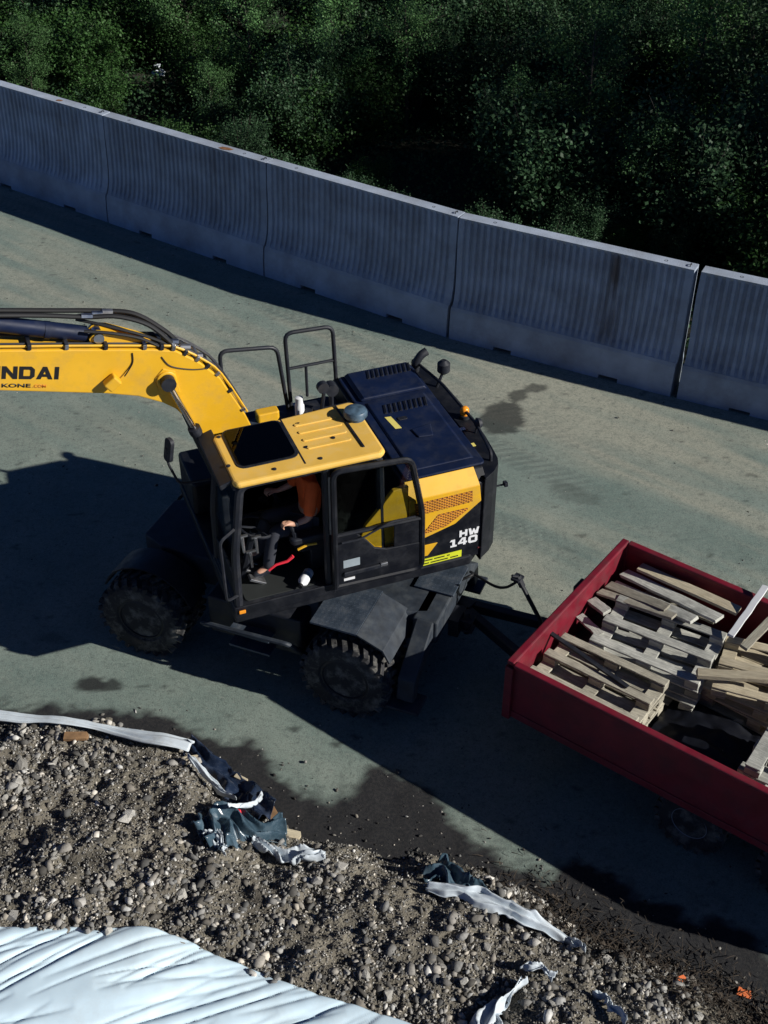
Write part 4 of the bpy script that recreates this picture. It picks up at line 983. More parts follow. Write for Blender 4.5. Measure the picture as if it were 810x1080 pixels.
# cab interior
seat = U(MB().prism(roundrect(-.20, .28, .50, 1.0, .07), 1.86, 2.0), "seat", SEATF, bevel=.03)
U(MB().prism([(-.07, 1.98), (-.19, 2.0), (-.31, 2.60), (-.25, 2.72), (-.18, 2.68)], .53, .97, 'xz'), "seat_back", SEATF, parent=seat, bevel=.03)
U(MB().box(-.30, .12, .55, .95, 1.55, 1.86), "seat_base", BLACK, parent=seat, bevel=.02)
for y in (1.04, .44):
    U(MB().prism(roundrect(-.22, .36, y - .07, y + .07, .05), 2.06, 2.14), "armrest_console", BLACK, bevel=.02)
    b = MB(); b.tube([(.30, y, 2.13), (.31, y, 2.20)], .03, 8); b.tube([(.31, y, 2.19), (.33, y, 2.26), (.335, y, 2.31)], [.018, .024, .03], 8)
    U(b, "joystick", BLACK, smooth=True)
b = MB(); b.tube([(.82, .78, 1.55), (.66, .78, 2.12)], .045, 8); U(b, "steering_column", BLACK, smooth=True)
ring = [(.64 + .19 * math.cos(2 * PI * k / 24) * .93, .78 + .19 * math.sin(2 * PI * k / 24), 2.16 + .19 * math.cos(2 * PI * k / 24) * .3) for k in range(25)]
b = MB(); b.tube(ring, .016, 6)
for k in (0, 8, 16): b.tube([(.64, .78, 2.15), ring[k]], .012, 5)
U(b, "steering_wheel", BLACK, smooth=True)
for y in (.62, .78, .94):
    U(MB().prism([(.62, 1.56), (.78, 1.66), (.80, 1.64), (.64, 1.54)], y - .05, y + .05, 'xz'), "pedal", STEEL, bevel=.004)
U(MB().prism(roundrect(.12, .90, .45, 1.18, .04), 1.546, 1.556), "floor_mat", GLOVE, bevel=.003)
U(MB().tube([(.62, 1.12, 1.84), (.54, 1.13, 1.90), (.42, 1.14, 1.92), (.36, 1.14, 1.97)], [.014, .014, .016, .02], 8), "lock_lever", REDPL, smooth=True)
U(MB().tube([(.30, 1.12, 2.02), (.20, 1.13, 2.06), (.10, 1.13, 2.05)], .014, 6), "belt_strap", YEL, smooth=True)
b = MB(); b.box(.86, .93, .40, .62, 1.95, 2.5); b.box(.84, .87, .42, .60, 2.30, 2.46); U(b, "monitor", BLACK, bevel=.015)
for x, y, z in ((.70, 1.02, 2.22), (.78, 1.08, 2.1), (.86, 1.12, 2.35)):
    U(MB().tube([(x, y, z - .2), (x + .01, y, z)], [.014, .02], 6).box(x - .05, x + .05, y - .012, y + .012, z, z + .02), "control_lever", STEEL, smooth=True)
# white bottle lying on the cab floor is a thing of its own (further down)

# mirror
b = MB(); b.tube(fillet([(.96, .34, 2.55), (1.30, .40, 2.62), (1.40, .45, 2.95), (1.39, .45, 3.12)], .08), .014, 6); b.prism(roundrect(-.055, .055, -.13, .13, .04), -.02, .02, 'xy', Matrix.Translation((1.37, .46, 3.10)) @ Matrix.Rotation(R(80), 4, 'Y') @ Matrix.Rotation(R(90), 4, 'Z') @ Matrix.Rotation(R(20), 4, 'Y'))
U(b, "front_mirror", BLACK, smooth=True)
b = MB(); b.tube(fillet([(.98, 1.22, 1.7), (1.12, 1.30, 1.72), (1.13, 1.30, 2.5), (.96, 1.22, 2.55)], .06), .016, 6); U(b, "front_grab_rail", BLACK, smooth=True)

# --- boom
BT = [(.08, 1.72), (.12, 2.0), (.50, 3.12), (.73, 3.62), (.91, 3.83), (1.13, 4.01), (1.35, 4.07), (2.07, 4.22), (2.73, 4.35), (4.45, 4.70), (4.60, 4.60)]
BB = [(4.55, 4.47), (2.81, 3.94), (1.85, 3.69), (1.55, 3.59), (1.32, 3.46), (1.2, 3.36), (1.03, 3.1), (.82, 2.73), (.40, 1.75), (.28, 1.64), (.16, 1.64)]
boom = U(MB().prism(BT + BB, -.16, .17, 'xz'), "boom", YEL, bevel=.012)
b = MB()
top = [p for p in BT[2:10]]
for (a, c) in zip(top[:-1], top[1:]):
    for y in (.172, -.162):
        pass
U(MB().lathe([(.10, .166), (.10, .20), (.085, .205)], 24, 'y', (1.26, 0, 3.72)).prism([(1.14, 3.55), (1.17, 3.80), (1.28, 3.85), (1.37, 3.76), (1.34, 3.56)], .171, .182, 'xz'), "cylinder_boss", YEL, parent=boom, bevel=.006)
for y0, y1 in ((.06, .10), (-.10, -.06)):
    U(MB().prism([(1.20, 4.03), (1.45, 4.16), (1.72, 4.30), (1.84, 4.33), (1.92, 4.26), (1.90, 4.17)], y0, y1, 'xz'), "cylinder_lug", YEL, parent=boom, bevel=.006)
U(MB().lathe([(.05, -.125), (.05, .125)], 16, 'y', (1.83, 0, 4.26)), "lug_pin", STEEL, parent=boom, smooth=True)
# pipes along the boom
for k, (off, y) in enumerate(((.03, .10), (.03, .145), (.028, -.08), (.03, -.12))):
    pts = [(x - .02 * (1 if i < 3 else 0), y, z + off) for i, (x, z) in enumerate(BT[2:10])]
    U(MB().tube(spline(pts, 3), .013, 6), "hydraulic_pipe", YEL if k == 1 else BLACK, parent=boom, smooth=True)
for t in (2, 3, 4, 5, 6, 7, 8):
    x, z = BT[t]; x2, z2 = BT[t + 1]
    for q in (.1, .6):
        cx, cz = x + (x2 - x) * q, z + (z2 - z) * q; a = math.atan2(z2 - z, x2 - x)
        M = Matrix.Translation((cx, .06, cz + .035)) @ Matrix.Rotation(-a, 4, 'Y')
        MB().box(-.018, .018, -.11, .12, -.03, .022, M).build("pipe_clamp", BLACK if q > .3 else STEEL, boom, bevel=.004)
# hoses
for k, pts in enumerate(([(2.75, .06, 4.66), (2.3, .04, 4.56), (1.9, .05, 4.47), (1.62, .07, 4.43), (1.35, .10, 4.30), (1.16, .12, 4.08)],
                         [(2.75, -.08, 4.64), (2.2, -.08, 4.53), (1.75, -.06, 4.45), (1.45, -.02, 4.38), (1.2, .03, 4.18), (1.08, .05, 4.02)],
                         [(1.95, .11, 4.36), (1.7, .13, 4.30), (1.45, .14, 4.20), (1.28, .15, 4.08)],
                         [(1.98, -.10, 4.42), (1.75, -.12, 4.40), (1.5, -.10, 4.34), (1.25, -.04, 4.20), (1.05, .02, 4.0), (.90, .06, 3.86)],
                         [(2.0, .0, 4.44), (1.8, .06, 4.38), (1.6, .10, 4.30), (1.4, .11, 4.20), (1.2, .11, 4.07)])):
    U(MB().tube(spline(pts), .024 if k < 2 else .016, 8), "hydraulic_hose", HOSE, parent=boom, smooth=True)
for x, y, z in ((1.80, .02, 4.47), (1.90, .05, 4.48), (1.70, -.04, 4.44), (1.14, .10, 4.08), (1.03, .10, 4.0), (.92, .10, 3.88)):
    U(MB().tube([(x - .05, y, z - .01), (x + .05, y, z + .01)], .028, 6), "hose_fitting", STEEL, parent=boom, smooth=True)
U(MB().tube(spline([(1.28, .176, 3.98), (1.2, .178, 3.86), (1.0, .178, 3.78), (.85, .178, 3.76)]), .006, 5), "lamp_cable", HOSE, parent=boom, smooth=True)
U(MB().tube(spline([(1.55, .176, 4.08), (1.56, .178, 3.98), (1.62, .19, 3.90), (1.66, .20, 3.86)]), .007, 5), "lamp_cable", HOSE, parent=boom, smooth=True)
lamp = MB(); M = Matrix.Translation((1.80, .225, 3.82)) @ Matrix.Rotation(R(35), 4, 'Y')
lamp.box(-.09, .05, -.05, .05, -.055, .055, M)
U(lamp, "work_lamp", YEL, parent=boom, bevel=.015)
# lettering on the boom: baseline follows the upper boom section
bd = Vector((-.51, 0, -.118)).normalized(); bu = Vector((-.118, 0, .51)).normalized()
GLY.update({'Y': [[(0, 1), (.34, 1), (.58, .62), (.58, .42), (.42, .42)], [(1.16, 1), (.82, 1), (.58, .62), (.58, .42), (.74, .42)], [(.42, 0), (.74, 0), (.74, .42), (.42, .42)]],
            'U': [[(0, .2), (.3, .28), (.3, 1), (0, 1)], [(.8, .28), (1.1, .2), (1.1, 1), (.8, 1)], [(0, .2), (.2, 0), (.9, 0), (1.1, .2), (.8, .28), (.3, .28)]],
            'N': [[(0, 0), (.3, 0), (.3, 1), (0, 1)], [(.8, 0), (1.1, 0), (1.1, 1), (.8, 1)], [(.3, 1), (.3, .60), (.8, 0), (.8, .40)]],
            'D': [[(0, 0), (.3, 0), (.3, 1), (0, 1)], [(.3, 0), (.85, 0), (1.1, .22), (.8, .30), (.72, .24), (.3, .24)], [(.3, 1), (.3, .76), (.72, .76), (.8, .70), (1.1, .78), (.85, 1)], [(.8, .30), (1.1, .22), (1.1, .78), (.8, .70)]],
            'A': [[(0, 0), (.32, 0), (.74, 1), (.44, 1)], [(1.18, 0), (.86, 0), (.59, .66), (.74, 1)], [(.42, .20), (.77, .20), (.69, .40), (.50, .40)]],
            'I': [[(0, 0), (.31, 0), (.31, 1), (0, 1)]]})
def gw(t): return sum(max(p[0] for g_ in GLY[c_] for p in g_) for c_ in t) + .12 * (len(t) - 1)
wk = .515 / gw("NDAI")
org = Vector((2.265, .1705, 3.945)) - bd * (gw("HYUNDAI") * wk)
for ch_ in "HYUNDAI":
    Mg = Matrix(((bd.x, 0, bu.x, org.x), (0, 1, 0, org.y), (bd.z, 0, bu.z, org.z), (0, 0, 0, 1)))
    b = MB()
    for k_, g_ in enumerate(GLY[ch_]): b.prism([(p[0] * wk, p[1] * .132) for p in g_], 0, .0035 + .0004 * k_, 'xz', Mg)
    U(b, "maker_letter", TEXTB, parent=boom)
    org = org + bd * (wk * (max(p[0] for g_ in GLY[ch_] for p in g_) + .12))
end2 = Vector((2.49, .1725, 3.905))
UT("dealer_lettering", "KONE", TEXTB, boom, tuple(end2 - bd * .30), bd, bu, .040, .26, bold=.02)
UT("dealer_lettering", ".COM", mat("orange_lettering", (0.55, 0.16, 0.01), 0.5, var=.05), boom, tuple(end2 - bd * .02), bd, bu, .032, .12, bold=.01)
# boom cylinders
for y in (.235, -.225):
    U(MB().tube([(.62, y, 1.62), (1.05, y, 3.12)], .058, 14).tube([(1.04, y, 3.08), (1.06, y, 3.15)], .066, 14), "boom_cylinder", BLACK, smooth=True)
    U(MB().tube([(1.05, y, 3.12), (1.26, y, 3.72)], .032, 10), "cylinder_rod", CHROME, smooth=True)
    U(MB().tube([(1.26, y - .05, 3.72), (1.26, y + .05, 3.72)], .075, 16), "rod_eye", BLACK, smooth=True)
# arm cylinder, arm and bucket (mostly beyond the left edge)
ac = U(MB().tube([(1.93, 0, 4.27), (3.35, 0, 4.75)], .078, 16).tube([(1.80, 0, 4.23), (1.95, 0, 4.275)], .05, 10).tube([(2.25, 0, 4.375), (2.30, 0, 4.39)], .085, 16), "arm_cylinder", NAVY, smooth=True)
U(MB().tube([(3.33, 0, 4.745), (4.25, 0, 5.05)], .04, 10), "arm_cylinder_rod", CHROME, smooth=True)
U(MB().prism([(4.22, 5.14), (4.45, 4.92), (4.72, 4.62), (5.15, 2.55), (5.02, 2.45), (4.86, 2.62), (4.42, 4.42), (4.15, 5.0)], -.14, .15, 'xz'), "arm", YEL, bevel=.012)
bk = [(5.10, 2.50), (5.35, 2.35), (5.45, 1.95), (5.25, 1.55), (4.85, 1.42), (4.40, 1.60), (4.42, 1.64), (4.85, 1.48), (5.2, 1.60), (5.38, 1.95), (5.30, 2.30), (5.05, 2.42)]
bucket = U(MB().prism(bk, -.45, .46, 'xz').prism([(5.10, 2.5), (5.35, 2.35), (5.45, 1.95), (5.25, 1.55), (4.85, 1.42), (4.40, 1.60), (4.7, 2.2)], .44, .465, 'xz').prism([(5.10, 2.5), (5.35, 2.35), (5.45, 1.95), (5.25, 1.55), (4.85, 1.42), (4.40, 1.60), (4.7, 2.2)], -.465, -.44, 'xz'), "bucket", CHASSIS, bevel=.006)
for y in (-.38, -.19, 0, .19, .38):
    U(MB().prism([(4.46, 1.56), (4.46, 1.64), (4.26, 1.68)], y - .035, y + .035, 'xz'), "bucket_tooth", STEEL, parent=bucket)

# ------------------------------------------------------------------ driver (seated in the cab, frame of the upper structure)
def skin_obj(name, verts, edges, radii, m, parent, root=0, levels=2):
    me = bpy.data.meshes.new(name); me.from_pydata(verts, edges, []); me.materials.append(m)
    o = link(name, me, parent)
    sk = o.modifiers.new("skin", 'SKIN'); sk.use_smooth_shade = True
    for i, r in enumerate(radii):
        me.skin_vertices[0].data[i].radius = (r, r) if not isinstance(r, tuple) else r
        me.skin_vertices[0].data[i].use_root = (i == root)
    ss = o.modifiers.new("sub", 'SUBSURF'); ss.levels = levels; ss.render_levels = levels
    return o
class Sk:
    def __init__(s): s.v = []; s.e = []; s.r = []
    def p(s, co, r, frm=None):
        s.v.append(co); s.r.append(r); i = len(s.v) - 1
        if frm is not None: s.e.append((frm, i))
        return i
drv = empty("person", (SX + .15 * math.cos(UA), SY + .15 * math.sin(UA), .03), UA)
tag(drv, "driver in an orange shirt seated in the open cab, hand forward on the controls", "person")
k = Sk()
pel = k.p((-.10, .75, 2.10), (.15, .11)); sp1 = k.p((-.12, .75, 2.30), (.14, .10), pel); ch = k.p((-.11, .75, 2.50), (.15, .11), sp1)
nk = k.p((-.07, .75, 2.68), .055, ch); hd = k.p((-.03, .755, 2.76), (.075, .085), nk); h2 = k.p((-.02, .755, 2.84), (.078, .095), hd); h3 = k.p((-.03, .755, 2.92), (.06, .075), h2)
k.p((.082, .76, 2.79), .014, hd)
def arm(sgn, el, wr, hand):
    s = k.p((-.09, .75 + sgn * .18, 2.61), .06, ch); m_ = k.p(tuple((Vector((-.09, .75 + sgn * .18, 2.61)) + Vector(el)) / 2), .05, s)
    e = k.p(el, .042, m_); w = k.p(wr, .028, e); h = k.p(hand, (.034, .022), w)
    hv = Vector(hand); dirv = (hv - Vector(wr)).normalized(); sd = Vector((0, 0, 1)).cross(dirv).normalized()
    for q, (o_, ln) in enumerate(((-.030, .062), (-.010, .072), (.010, .068), (.029, .055))):
        p1 = hv + sd * o_ + dirv * .035 + Vector((0, 0, .006)); p2 = p1 + dirv * ln * .5 + Vector((0, 0, -.012)); p3 = p2 + dirv * ln * .2 + Vector((0, 0, -.030)); p4 = p3 - dirv * .012 + Vector((0, 0, -.02))
        a = k.p(tuple(p1), .011, h); a = k.p(tuple(p2), .010, a); a = k.p(tuple(p3), .009, a); k.p(tuple(p4), .007, a)
    t1 = hv - sd * sgn * .036 + dirv * .005; t2 = t1 - sd * sgn * .012 + dirv * .030 + Vector((0, 0, -.008)); t3 = t2 + dirv * .02 + Vector((0, 0, -.02))
    a = k.p(tuple(t1), .013, h); a = k.p(tuple(t2), .011, a); k.p(tuple(t3), .009, a)
arm(1, (.0, 1.05, 2.30), (.15, 1.055, 2.275), (.205, 1.05, 2.29))
arm(-1, (.0, .46, 2.32), (.15, .45, 2.275), (.205, .45, 2.29))
for sgn in (1, -1):
    h = k.p((-.02, .75 + sgn * .10, 2.09), .09, pel); kn = k.p((.34, .75 + sgn * .15, 2.10), .062, h); an = k.p((.42, .75 + sgn * .14, 1.66), .04, kn); k.p((.56, .75 + sgn * .15, 1.60), .038, an)
skin_obj("body", k.v, k.e, k.r, SKIN, drv)
k2 = Sk(); a0 = k2.p((-.10, .75, 2.12), (.165, .125)); a1 = k2.p((-.12, .75, 2.30), (.16, .12), a0); a2 = k2.p((-.11, .75, 2.50), (.168, .125), a1); k2.p((-.075, .75, 2.645), .075, a2)
for sgn, el in ((1, (.0, 1.05, 2.30)), (-1, (.0, .46, 2.32))):
    s = k2.p((-.09, .75 + sgn * .185, 2.61), .082, a2); v = Vector((-.09, .75 + sgn * .185, 2.61)); e = Vector(el)
    m_ = k2.p(tuple(v.lerp(e, .5)), .074, s); k2.p(tuple(v.lerp(e, .95)), .064, m_)
sh = skin_obj("shirt", k2.v, k2.e, k2.r, ORANGE, drv)
k3 = Sk(); a0 = k3.p((-.10, .75, 2.09), (.16, .115))
for sgn in (1, -1):
    h = k3.p((-.02, .75 + sgn * .10, 2.09), .10, a0); kn = k3.p((.34, .75 + sgn * .15, 2.10), .075, h); k3.p((.425, .75 + sgn * .14, 1.63), .062, kn)
skin_obj("trousers", k3.v, k3.e, k3.r, TROUS, drv)
for sgn in (1, -1):
    kb = Sk(); a0 = kb.p((.41, .75 + sgn * .14, 1.66), .055); a1 = kb.p((.44, .75 + sgn * .14, 1.605), .052, a0); kb.p((.60, .75 + sgn * .15, 1.595), .045, a1)
    skin_obj("boot", kb.v, kb.e, kb.r, BLACK, drv)
hm = bpy.data.meshes.new("hair"); bm = bmesh.new(); bmesh.ops.create_uvsphere(bm, u_segments=20, v_segments=12, radius=.1)
bmesh.ops.delete(bm, geom=[v for v in bm.verts if v.co.z < -.01 and v.co.x > -.03 or v.co.z < -.07], context='VERTS'); bm.to_mesh(hm); bm.free(); hm.materials.append(HAIR)
ho = link("hair", hm, drv); ho.location = (-.035, .755, 2.87); ho.scale = (1.05, .95, 1.05); smooth_it(hm, 180)
for sgn in (1, -1):
    em = MB().lathe([(.001, -.010), (.008, -.006), (.010, 0), (.008, .006), (.001, .010)], 10, 'x').mesh("eye", WHITEP); eo = link("eye", em, drv); eo.location = (.068, .755 + sgn * .032, 2.83)
    MB().lathe([(.012, -.006), (.024, 0), (.012, .006)], 10, 'y', (-.03, .755 + sgn * .095, 2.80)).build("ear", SKIN, drv, smooth=True)
MB().box(.066, .072, .735, .78, 2.745, 2.753).build("mouth", REDPL, drv, bevel=.002)
MB().tube([(.118, 1.055, 2.279), (.14, 1.055, 2.276)], .036, 14).build("wristwatch", BLACK, drv, smooth=True)

M = Matrix.Rotation(UA, 4, 'Z')
wp = M @ Vector((.24, 1.12, 0))
bot = empty("plastic_bottle", (SX + wp.x, SY + wp.y, 1.612), UA + R(50)); tag(bot, "small white plastic bottle lying on the cab floor at the door sill", "bottle")
MB().lathe([(.045, -.12), (.055, -.105), (.055, .06), (.022, .10), (.022, .11)], 16, 'x').build("bottle_body", WHITEP, bot, smooth=True)
MB().lathe([(.026, .11), (.026, .14)], 12, 'x').build("bottle_cap", TEXTB, bot, smooth=True)
MB().lathe([(.0558, -.05), (.0558, .0)], 16, 'x').build("bottle_label", LABELG, bot, smooth=True)

# ------------------------------------------------------------------ trailer
TX, TY, TA = 1.964, 9.661, R(-37)
tr = empty("tipping_trailer", (TX, TY, 0), TA)
tag(tr, "red open-topped trailer loaded with old pallets behind the excavator", "trailer")
HW, TL = 1.19, 4.7
Z0, Z1 = .70, 1.40
DZ = -.20
fl = MB().box(.02, TL - .02, -HW + .02, HW - .02, .66, .73).build("trailer_floor", BLACK, tr, bevel=.006)
def board(name, pts_box, ribs, rim):
    o = MB().box(*pts_box).build(name, RED, tr, bevel=.006)
    for r_ in ribs: MB().box(*r_).build("board_rib", RED, o, bevel=.008)
    for r_ in rim: MB().box(*r_).build("top_rail", RED, o, bevel=.014)
    return o
xs_ = [.75, 1.55, 2.35, 3.15, 3.95]
fb = board("front_board", (0, .035, -HW, HW, Z0, Z1 - .04), [(-.05, -.002, y - .04, y + .04, Z0, Z1 - .06) for y in (-.55, 0, .55)], [(-.03, .055, -HW - .01, HW + .01, Z1 - .038, Z1 + .012)])
fb['label'] = "bright red front board with its sunlit inner face"
board("side_board", (.04, TL - .04, -HW, -HW + .035, Z0, Z1 - .04), [(.02, TL - .02, -HW - .012, -HW - .001, Z0 - .04, Z0 + .05)], [(.058, TL - .06, -HW - .03, -HW + .05, Z1 - .04, Z1 + .008)])
board("side_board", (.04, TL - .04, HW - .035, HW, Z0, Z1 - .04), [(x - .04, x + .04, HW + .002, HW + .05, Z0 - .02, Z1 - .06) for x in xs_], [(.058, TL - .06, HW - .05, HW + .03, Z1 - .04, Z1 + .008)])
board("tail_board", (TL - .035, TL, -HW, HW, Z0, Z1 - .04), [(TL + .002, TL + .05, y - .04, y + .04, Z0, Z1 - .06) for y in (-.55, 0, .55)], [(TL - .055, TL + .03, -HW - .01, HW + .01, Z1 - .038, Z1 + .012)])
for x in (.02, TL - .02):
    for y in (-HW, HW):
        MB().box(x - .045, x + .045, y - .045, y + .045, Z0 - .06, Z1 - .045).build("corner_post", RED, tr, bevel=.01)
for y in (-.42, .42): MB().box(-.05, TL - .1, y - .05, y + .05, .48, .655).build("chassis_beam", RED, tr, bevel=.01)
for x in (.2, 1.2, 2.2, 3.2, 4.2): MB().box(x - .04, x + .04, -1.1, 1.1, .56, .658).build("cross_beam", RED, tr, bevel=.008)
for s in (1, -1): MB().prism([(0, .42 * s - .05), (0, .42 * s + .05), (-1.25, .05 * s + .05), (-1.25, .05 * s - .05)], .50, .62).build("drawbar_arm", BLACK, tr, bevel=.01)
b = MB(); b.box(-1.42, -1.2, -.07, .07, .50, .64); b.lathe([(.05, .60), (.09, .61), (.09, .67), (.05, .68)], 16, 'z', (-1.50, 0, 0)); b.build("tow_eye", BLACK, tr, bevel=.006)
b = MB(); b.tube([(-.28, .03, .58), (-.34, .03, .85), (-.62, .03, 1.24)], .024, 8); b.tube([(-.60, .03, 1.21), (-.67, .03, 1.32)], .036, 8); b.box(-.72, -.62, -.03, .09, 1.28, 1.31); b.tube([(-.66, .03, 1.32), (-.70, -.04, 1.36)], .016, 6); b.tube([(-.60, .06, 1.18), (-.52, .10, 1.0)], .013, 6)
b.build("parking_jack", BLACK, tr, smooth=True)
b = MB(); b.box(-.13, -.055, .30, .48, 1.20, 1.27); b.build("board_latch", BLACK, tr, bevel=.008)
twm = tyre_mesh(.335, .26, 20); smooth_it(twm, 30)
trm = rim_mesh(.20, .21).copy(); trm.materials.clear(); trm.materials.append(RIMG); smooth_it(trm, 35)
for x in (2.06, 3.12):
    MB().tube([(x, -1.0, .345), (x, 1.0, .345)], .05, 10).build("axle", BLACK, tr, smooth=True)
    for s in (1, -1):
        w = empty("wheel", (x, s * .99, .352), PI if s < 0 else 0); w.parent = tr
        link("tyre", twm, w); link("rim", trm, w)
        if s < 0:
            pts = [(x + .56 * math.cos(R(a)), .47 + .56 * math.sin(R(a))) for a in range(15, 166, 15)]; inn = [(x + .545 * math.cos(R(a)), .47 + .545 * math.sin(R(a))) for a in range(165, 14, -15)]

# hose between excavator and trailer
def loc2w(x, y, z): return Vector((TX + x * math.cos(TA) - y * math.sin(TA), TY + x * math.sin(TA) + y * math.cos(TA), z))
def u2w(x, y, z): return Vector((SX + x * math.cos(UA) - y * math.sin(UA), SY + x * math.sin(UA) + y * math.cos(UA), z))
def c2w(x, y, z): return Vector((SX + x * math.cos(CA) - y * math.sin(CA), SY + x * math.sin(CA) + y * math.cos(CA), z))
pts = [c2w(-1.88, -.25, 1.0), c2w(-2.0, -.35, 1.05), loc2w(-1.35, .18, .92), loc2w(-1.02, .12, .94), loc2w(-.82, .06, 1.06), loc2w(-.66, .03, 1.26)]
tag(MB().tube(spline(pts), .016, 8).build("connecting_hose", HOSE, smooth=True), "thin black hose looping from the excavator's tail to the trailer jack", "hose")

# ------------------------------------------------------------------ pallets and planks in the trailer
def pallet_meshes():
    d = {}
    d['deck_board'] = MB().box(-.60, .60, -.0725, .0725, -.011, .011)
    d['deck_board_narrow'] = MB().box(-.60, .60, -.05, .05, -.011, .011)
    d['stringer_board'] = MB().box(-.0725, .0725, -.40, .40, -.011, .011)
    d['block'] = MB().box(-.0725, .0725, -.06, .06, -.039, .039)
    d['runner'] = MB().box(-.60, .60, -.055, .055, -.011, .011)
    return d
PMS = {}
for wn_, wm in (("a", WOOD), ("g", WOODG), ("n", WOODN)):
    PMS[wn_] = {}
    for kk, mb in pallet_meshes().items():
        me = mb.mesh(kk.replace('_narrow', ''), wm)
        if kk == 'stringer_board':      # grain along its own length
            pass
        PMS[wn_][kk] = me
def bev(o, w=.004):
    b = o.modifiers.new("bevel", 'BEVEL'); b.width = w; b.segments = 1
def pallet(x, y, z, rz, label, kind="a", flip=False, rx=0, ry=0, seed=0):
    rnd = random.Random(seed)
    e = empty("pallet", (0, 0, 0)); Mt = Matrix.Translation((TX, TY, 0)) @ Matrix.Rotation(TA, 4, 'Z') @ Matrix.Translation((x, y, z)) @ Euler((rx, ry, rz)).to_matrix().to_4x4()
    if flip: Mt = Mt @ Matrix.Translation((0, 0, .144)) @ Matrix.Rotation(PI, 4, 'X')
    e.matrix_world = Mt
    tag(e, label, "pallet", "worn wooden pallets in the trailer")
    P = PMS[kind]
    def pc(nm, mesh, loc, r=0):
        o = link(nm, P[mesh], e); o.location = loc; o.rotation_euler = (rnd.uniform(-.02, .02), rnd.uniform(-.012, .012), r + rnd.uniform(-.025, .025)); bev(o)
        return o
    for yy in (-.345, 0, .345):
        pc("runner", 'runner', (0, yy, .011))
        for xx in (-.527, 0, .527): pc("block", 'block', (xx, yy, .061))
    for xx in (-.527, 0, .527): pc("stringer_board", 'stringer_board', (xx, 0, .111))
    for yy, w in ((-.327, 'deck_board'), (-.165, 'deck_board_narrow'), (0, 'deck_board'), (.165, 'deck_board_narrow'), (.327, 'deck_board')):
        if rnd.random() < (.62 if flip else .25): continue
        pc("deck_board", w, (rnd.uniform(-.01, .01), yy, .133))
    return e
PZ = .73
# stack under the middle pallet
pallet(.95, .22, PZ, R(2), "bottom pallet of the stack in the middle of the trailer", "g", seed=1)
pallet(.92, .25, PZ + .15, R(8), "second pallet from the bottom in the middle stack", "g", seed=2)
pallet(.93, .24, PZ + .31, R(5), "upturned grey pallet on top of the middle stack, runners and blocks showing", "g", flip=True, rx=R(3), ry=R(-1), seed=3)
# near left stack
pallet(.70, -.66, PZ, R(0), "bottom pallet at the front of the trailer by the near side", "a", seed=4)
pallet(.69, -.67, PZ + .15, R(-1), "middle pallet of the stack at the front near corner of the trailer", "a", seed=5)
pallet(.70, -.63, PZ + .295, R(1), "upturned pallet on the stack at the front near corner, its end blocks facing right", "a", flip=True, rx=R(-6), seed=6)
# right-hand stack
pallet(2.16, .44, PZ, R(-3), "bottom pallet of the right-hand far stack in the trailer", "n", seed=7)
pallet(2.14, .46, PZ + .15, R(4), "middle pallet of the right-hand far stack in the trailer", "n", seed=8)
pallet(2.16, .48, PZ + .305, R(14), "yellowish pallet on top of the right-hand far stack", "n", flip=True, rx=R(2), ry=R(-2), seed=9)
# near right
pallet(2.95, -.48, PZ, R(0), "bottom pallet of the stack at the right picture edge by the near side", "a", seed=10)
pallet(2.93, -.50, PZ + .15, R(2), "second pallet of the stack at the right picture edge by the near side", "g", seed=11)
pallet(2.93, -.50, PZ + .30, R(-1), "top pallet of the stack at the right picture edge by the near side", "g", flip=True, seed=12)
pallet(2.97, -.50, PZ + .45, R(3), "extra pallet crowning the stack at the right picture edge, added to shade the gap", "g", seed=15)  # added on top so the stack shades the gap
pallet(3.55, .50, PZ, R(4), "unseen pallet added beyond the right picture edge to shade the gap", "a", seed=13)  # unseen pallets, added to throw shade into the gap
pallet(3.53, .52, PZ + .15, R(-5), "upper unseen pallet added beyond the right picture edge to shade the gap", "a", seed=14)

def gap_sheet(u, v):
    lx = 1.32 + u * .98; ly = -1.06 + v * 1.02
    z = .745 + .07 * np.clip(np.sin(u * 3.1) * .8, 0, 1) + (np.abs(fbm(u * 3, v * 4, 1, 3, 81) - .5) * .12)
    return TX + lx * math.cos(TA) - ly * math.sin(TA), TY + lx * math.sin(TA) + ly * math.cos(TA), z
sheet("plastic_sheet", BLACKP, gap_sheet, 50, 50, "plastic sheet in the gap between the pallet stacks, blackened for its deep shade", "plastic sheet", .003)  # sheet blackened so its colour stands for the gap's deep shade
def plank(a, c, w, t, m, label, roll=0, rest=None):
    A = loc2w(*a) + Vector((0, 0, DZ)); C = loc2w(*c) + Vector((0, 0, DZ)); v = C - A
    q = v.to_track_quat('X', 'Z').to_matrix().to_4x4()
    M = Matrix.Translation((A + C) / 2) @ q @ Matrix.Rotation(roll, 4, 'X')
    l = v.length
    b = MB(); n = 7
    vs = []; rr = random.Random(hash(label) % 1000)
    for i in range(n):
        x = -l / 2 + l * i / (n - 1); wob = rr.uniform(-.004, .004)
        for yy, zz in ((-w / 2, -t / 2), (w / 2, -t / 2), (w / 2, t / 2), (-w / 2, t / 2)):
            vs.append((x + (rr.uniform(-.012, .012) if i in (0, n - 1) else 0), yy + wob, zz))
    fs = [(i * 4 + j, i * 4 + (j + 1) % 4, i * 4 + 4 + (j + 1) % 4, i * 4 + 4 + j) for i in range(n - 1) for j in range(4)] + [(3, 2, 1, 0), tuple(range(n * 4 - 4, n * 4))]
    b.add(vs, fs); o = b.build("plank", m, bevel=.003); o.matrix_world = M
    return tag(o, label, "plank", "loose planks in the trailer")
plank((.26, 1.08, 1.42), (1.48, .94, 1.53), .13, .035, WOODN, "pale yellowish plank lying closest to the far side board")
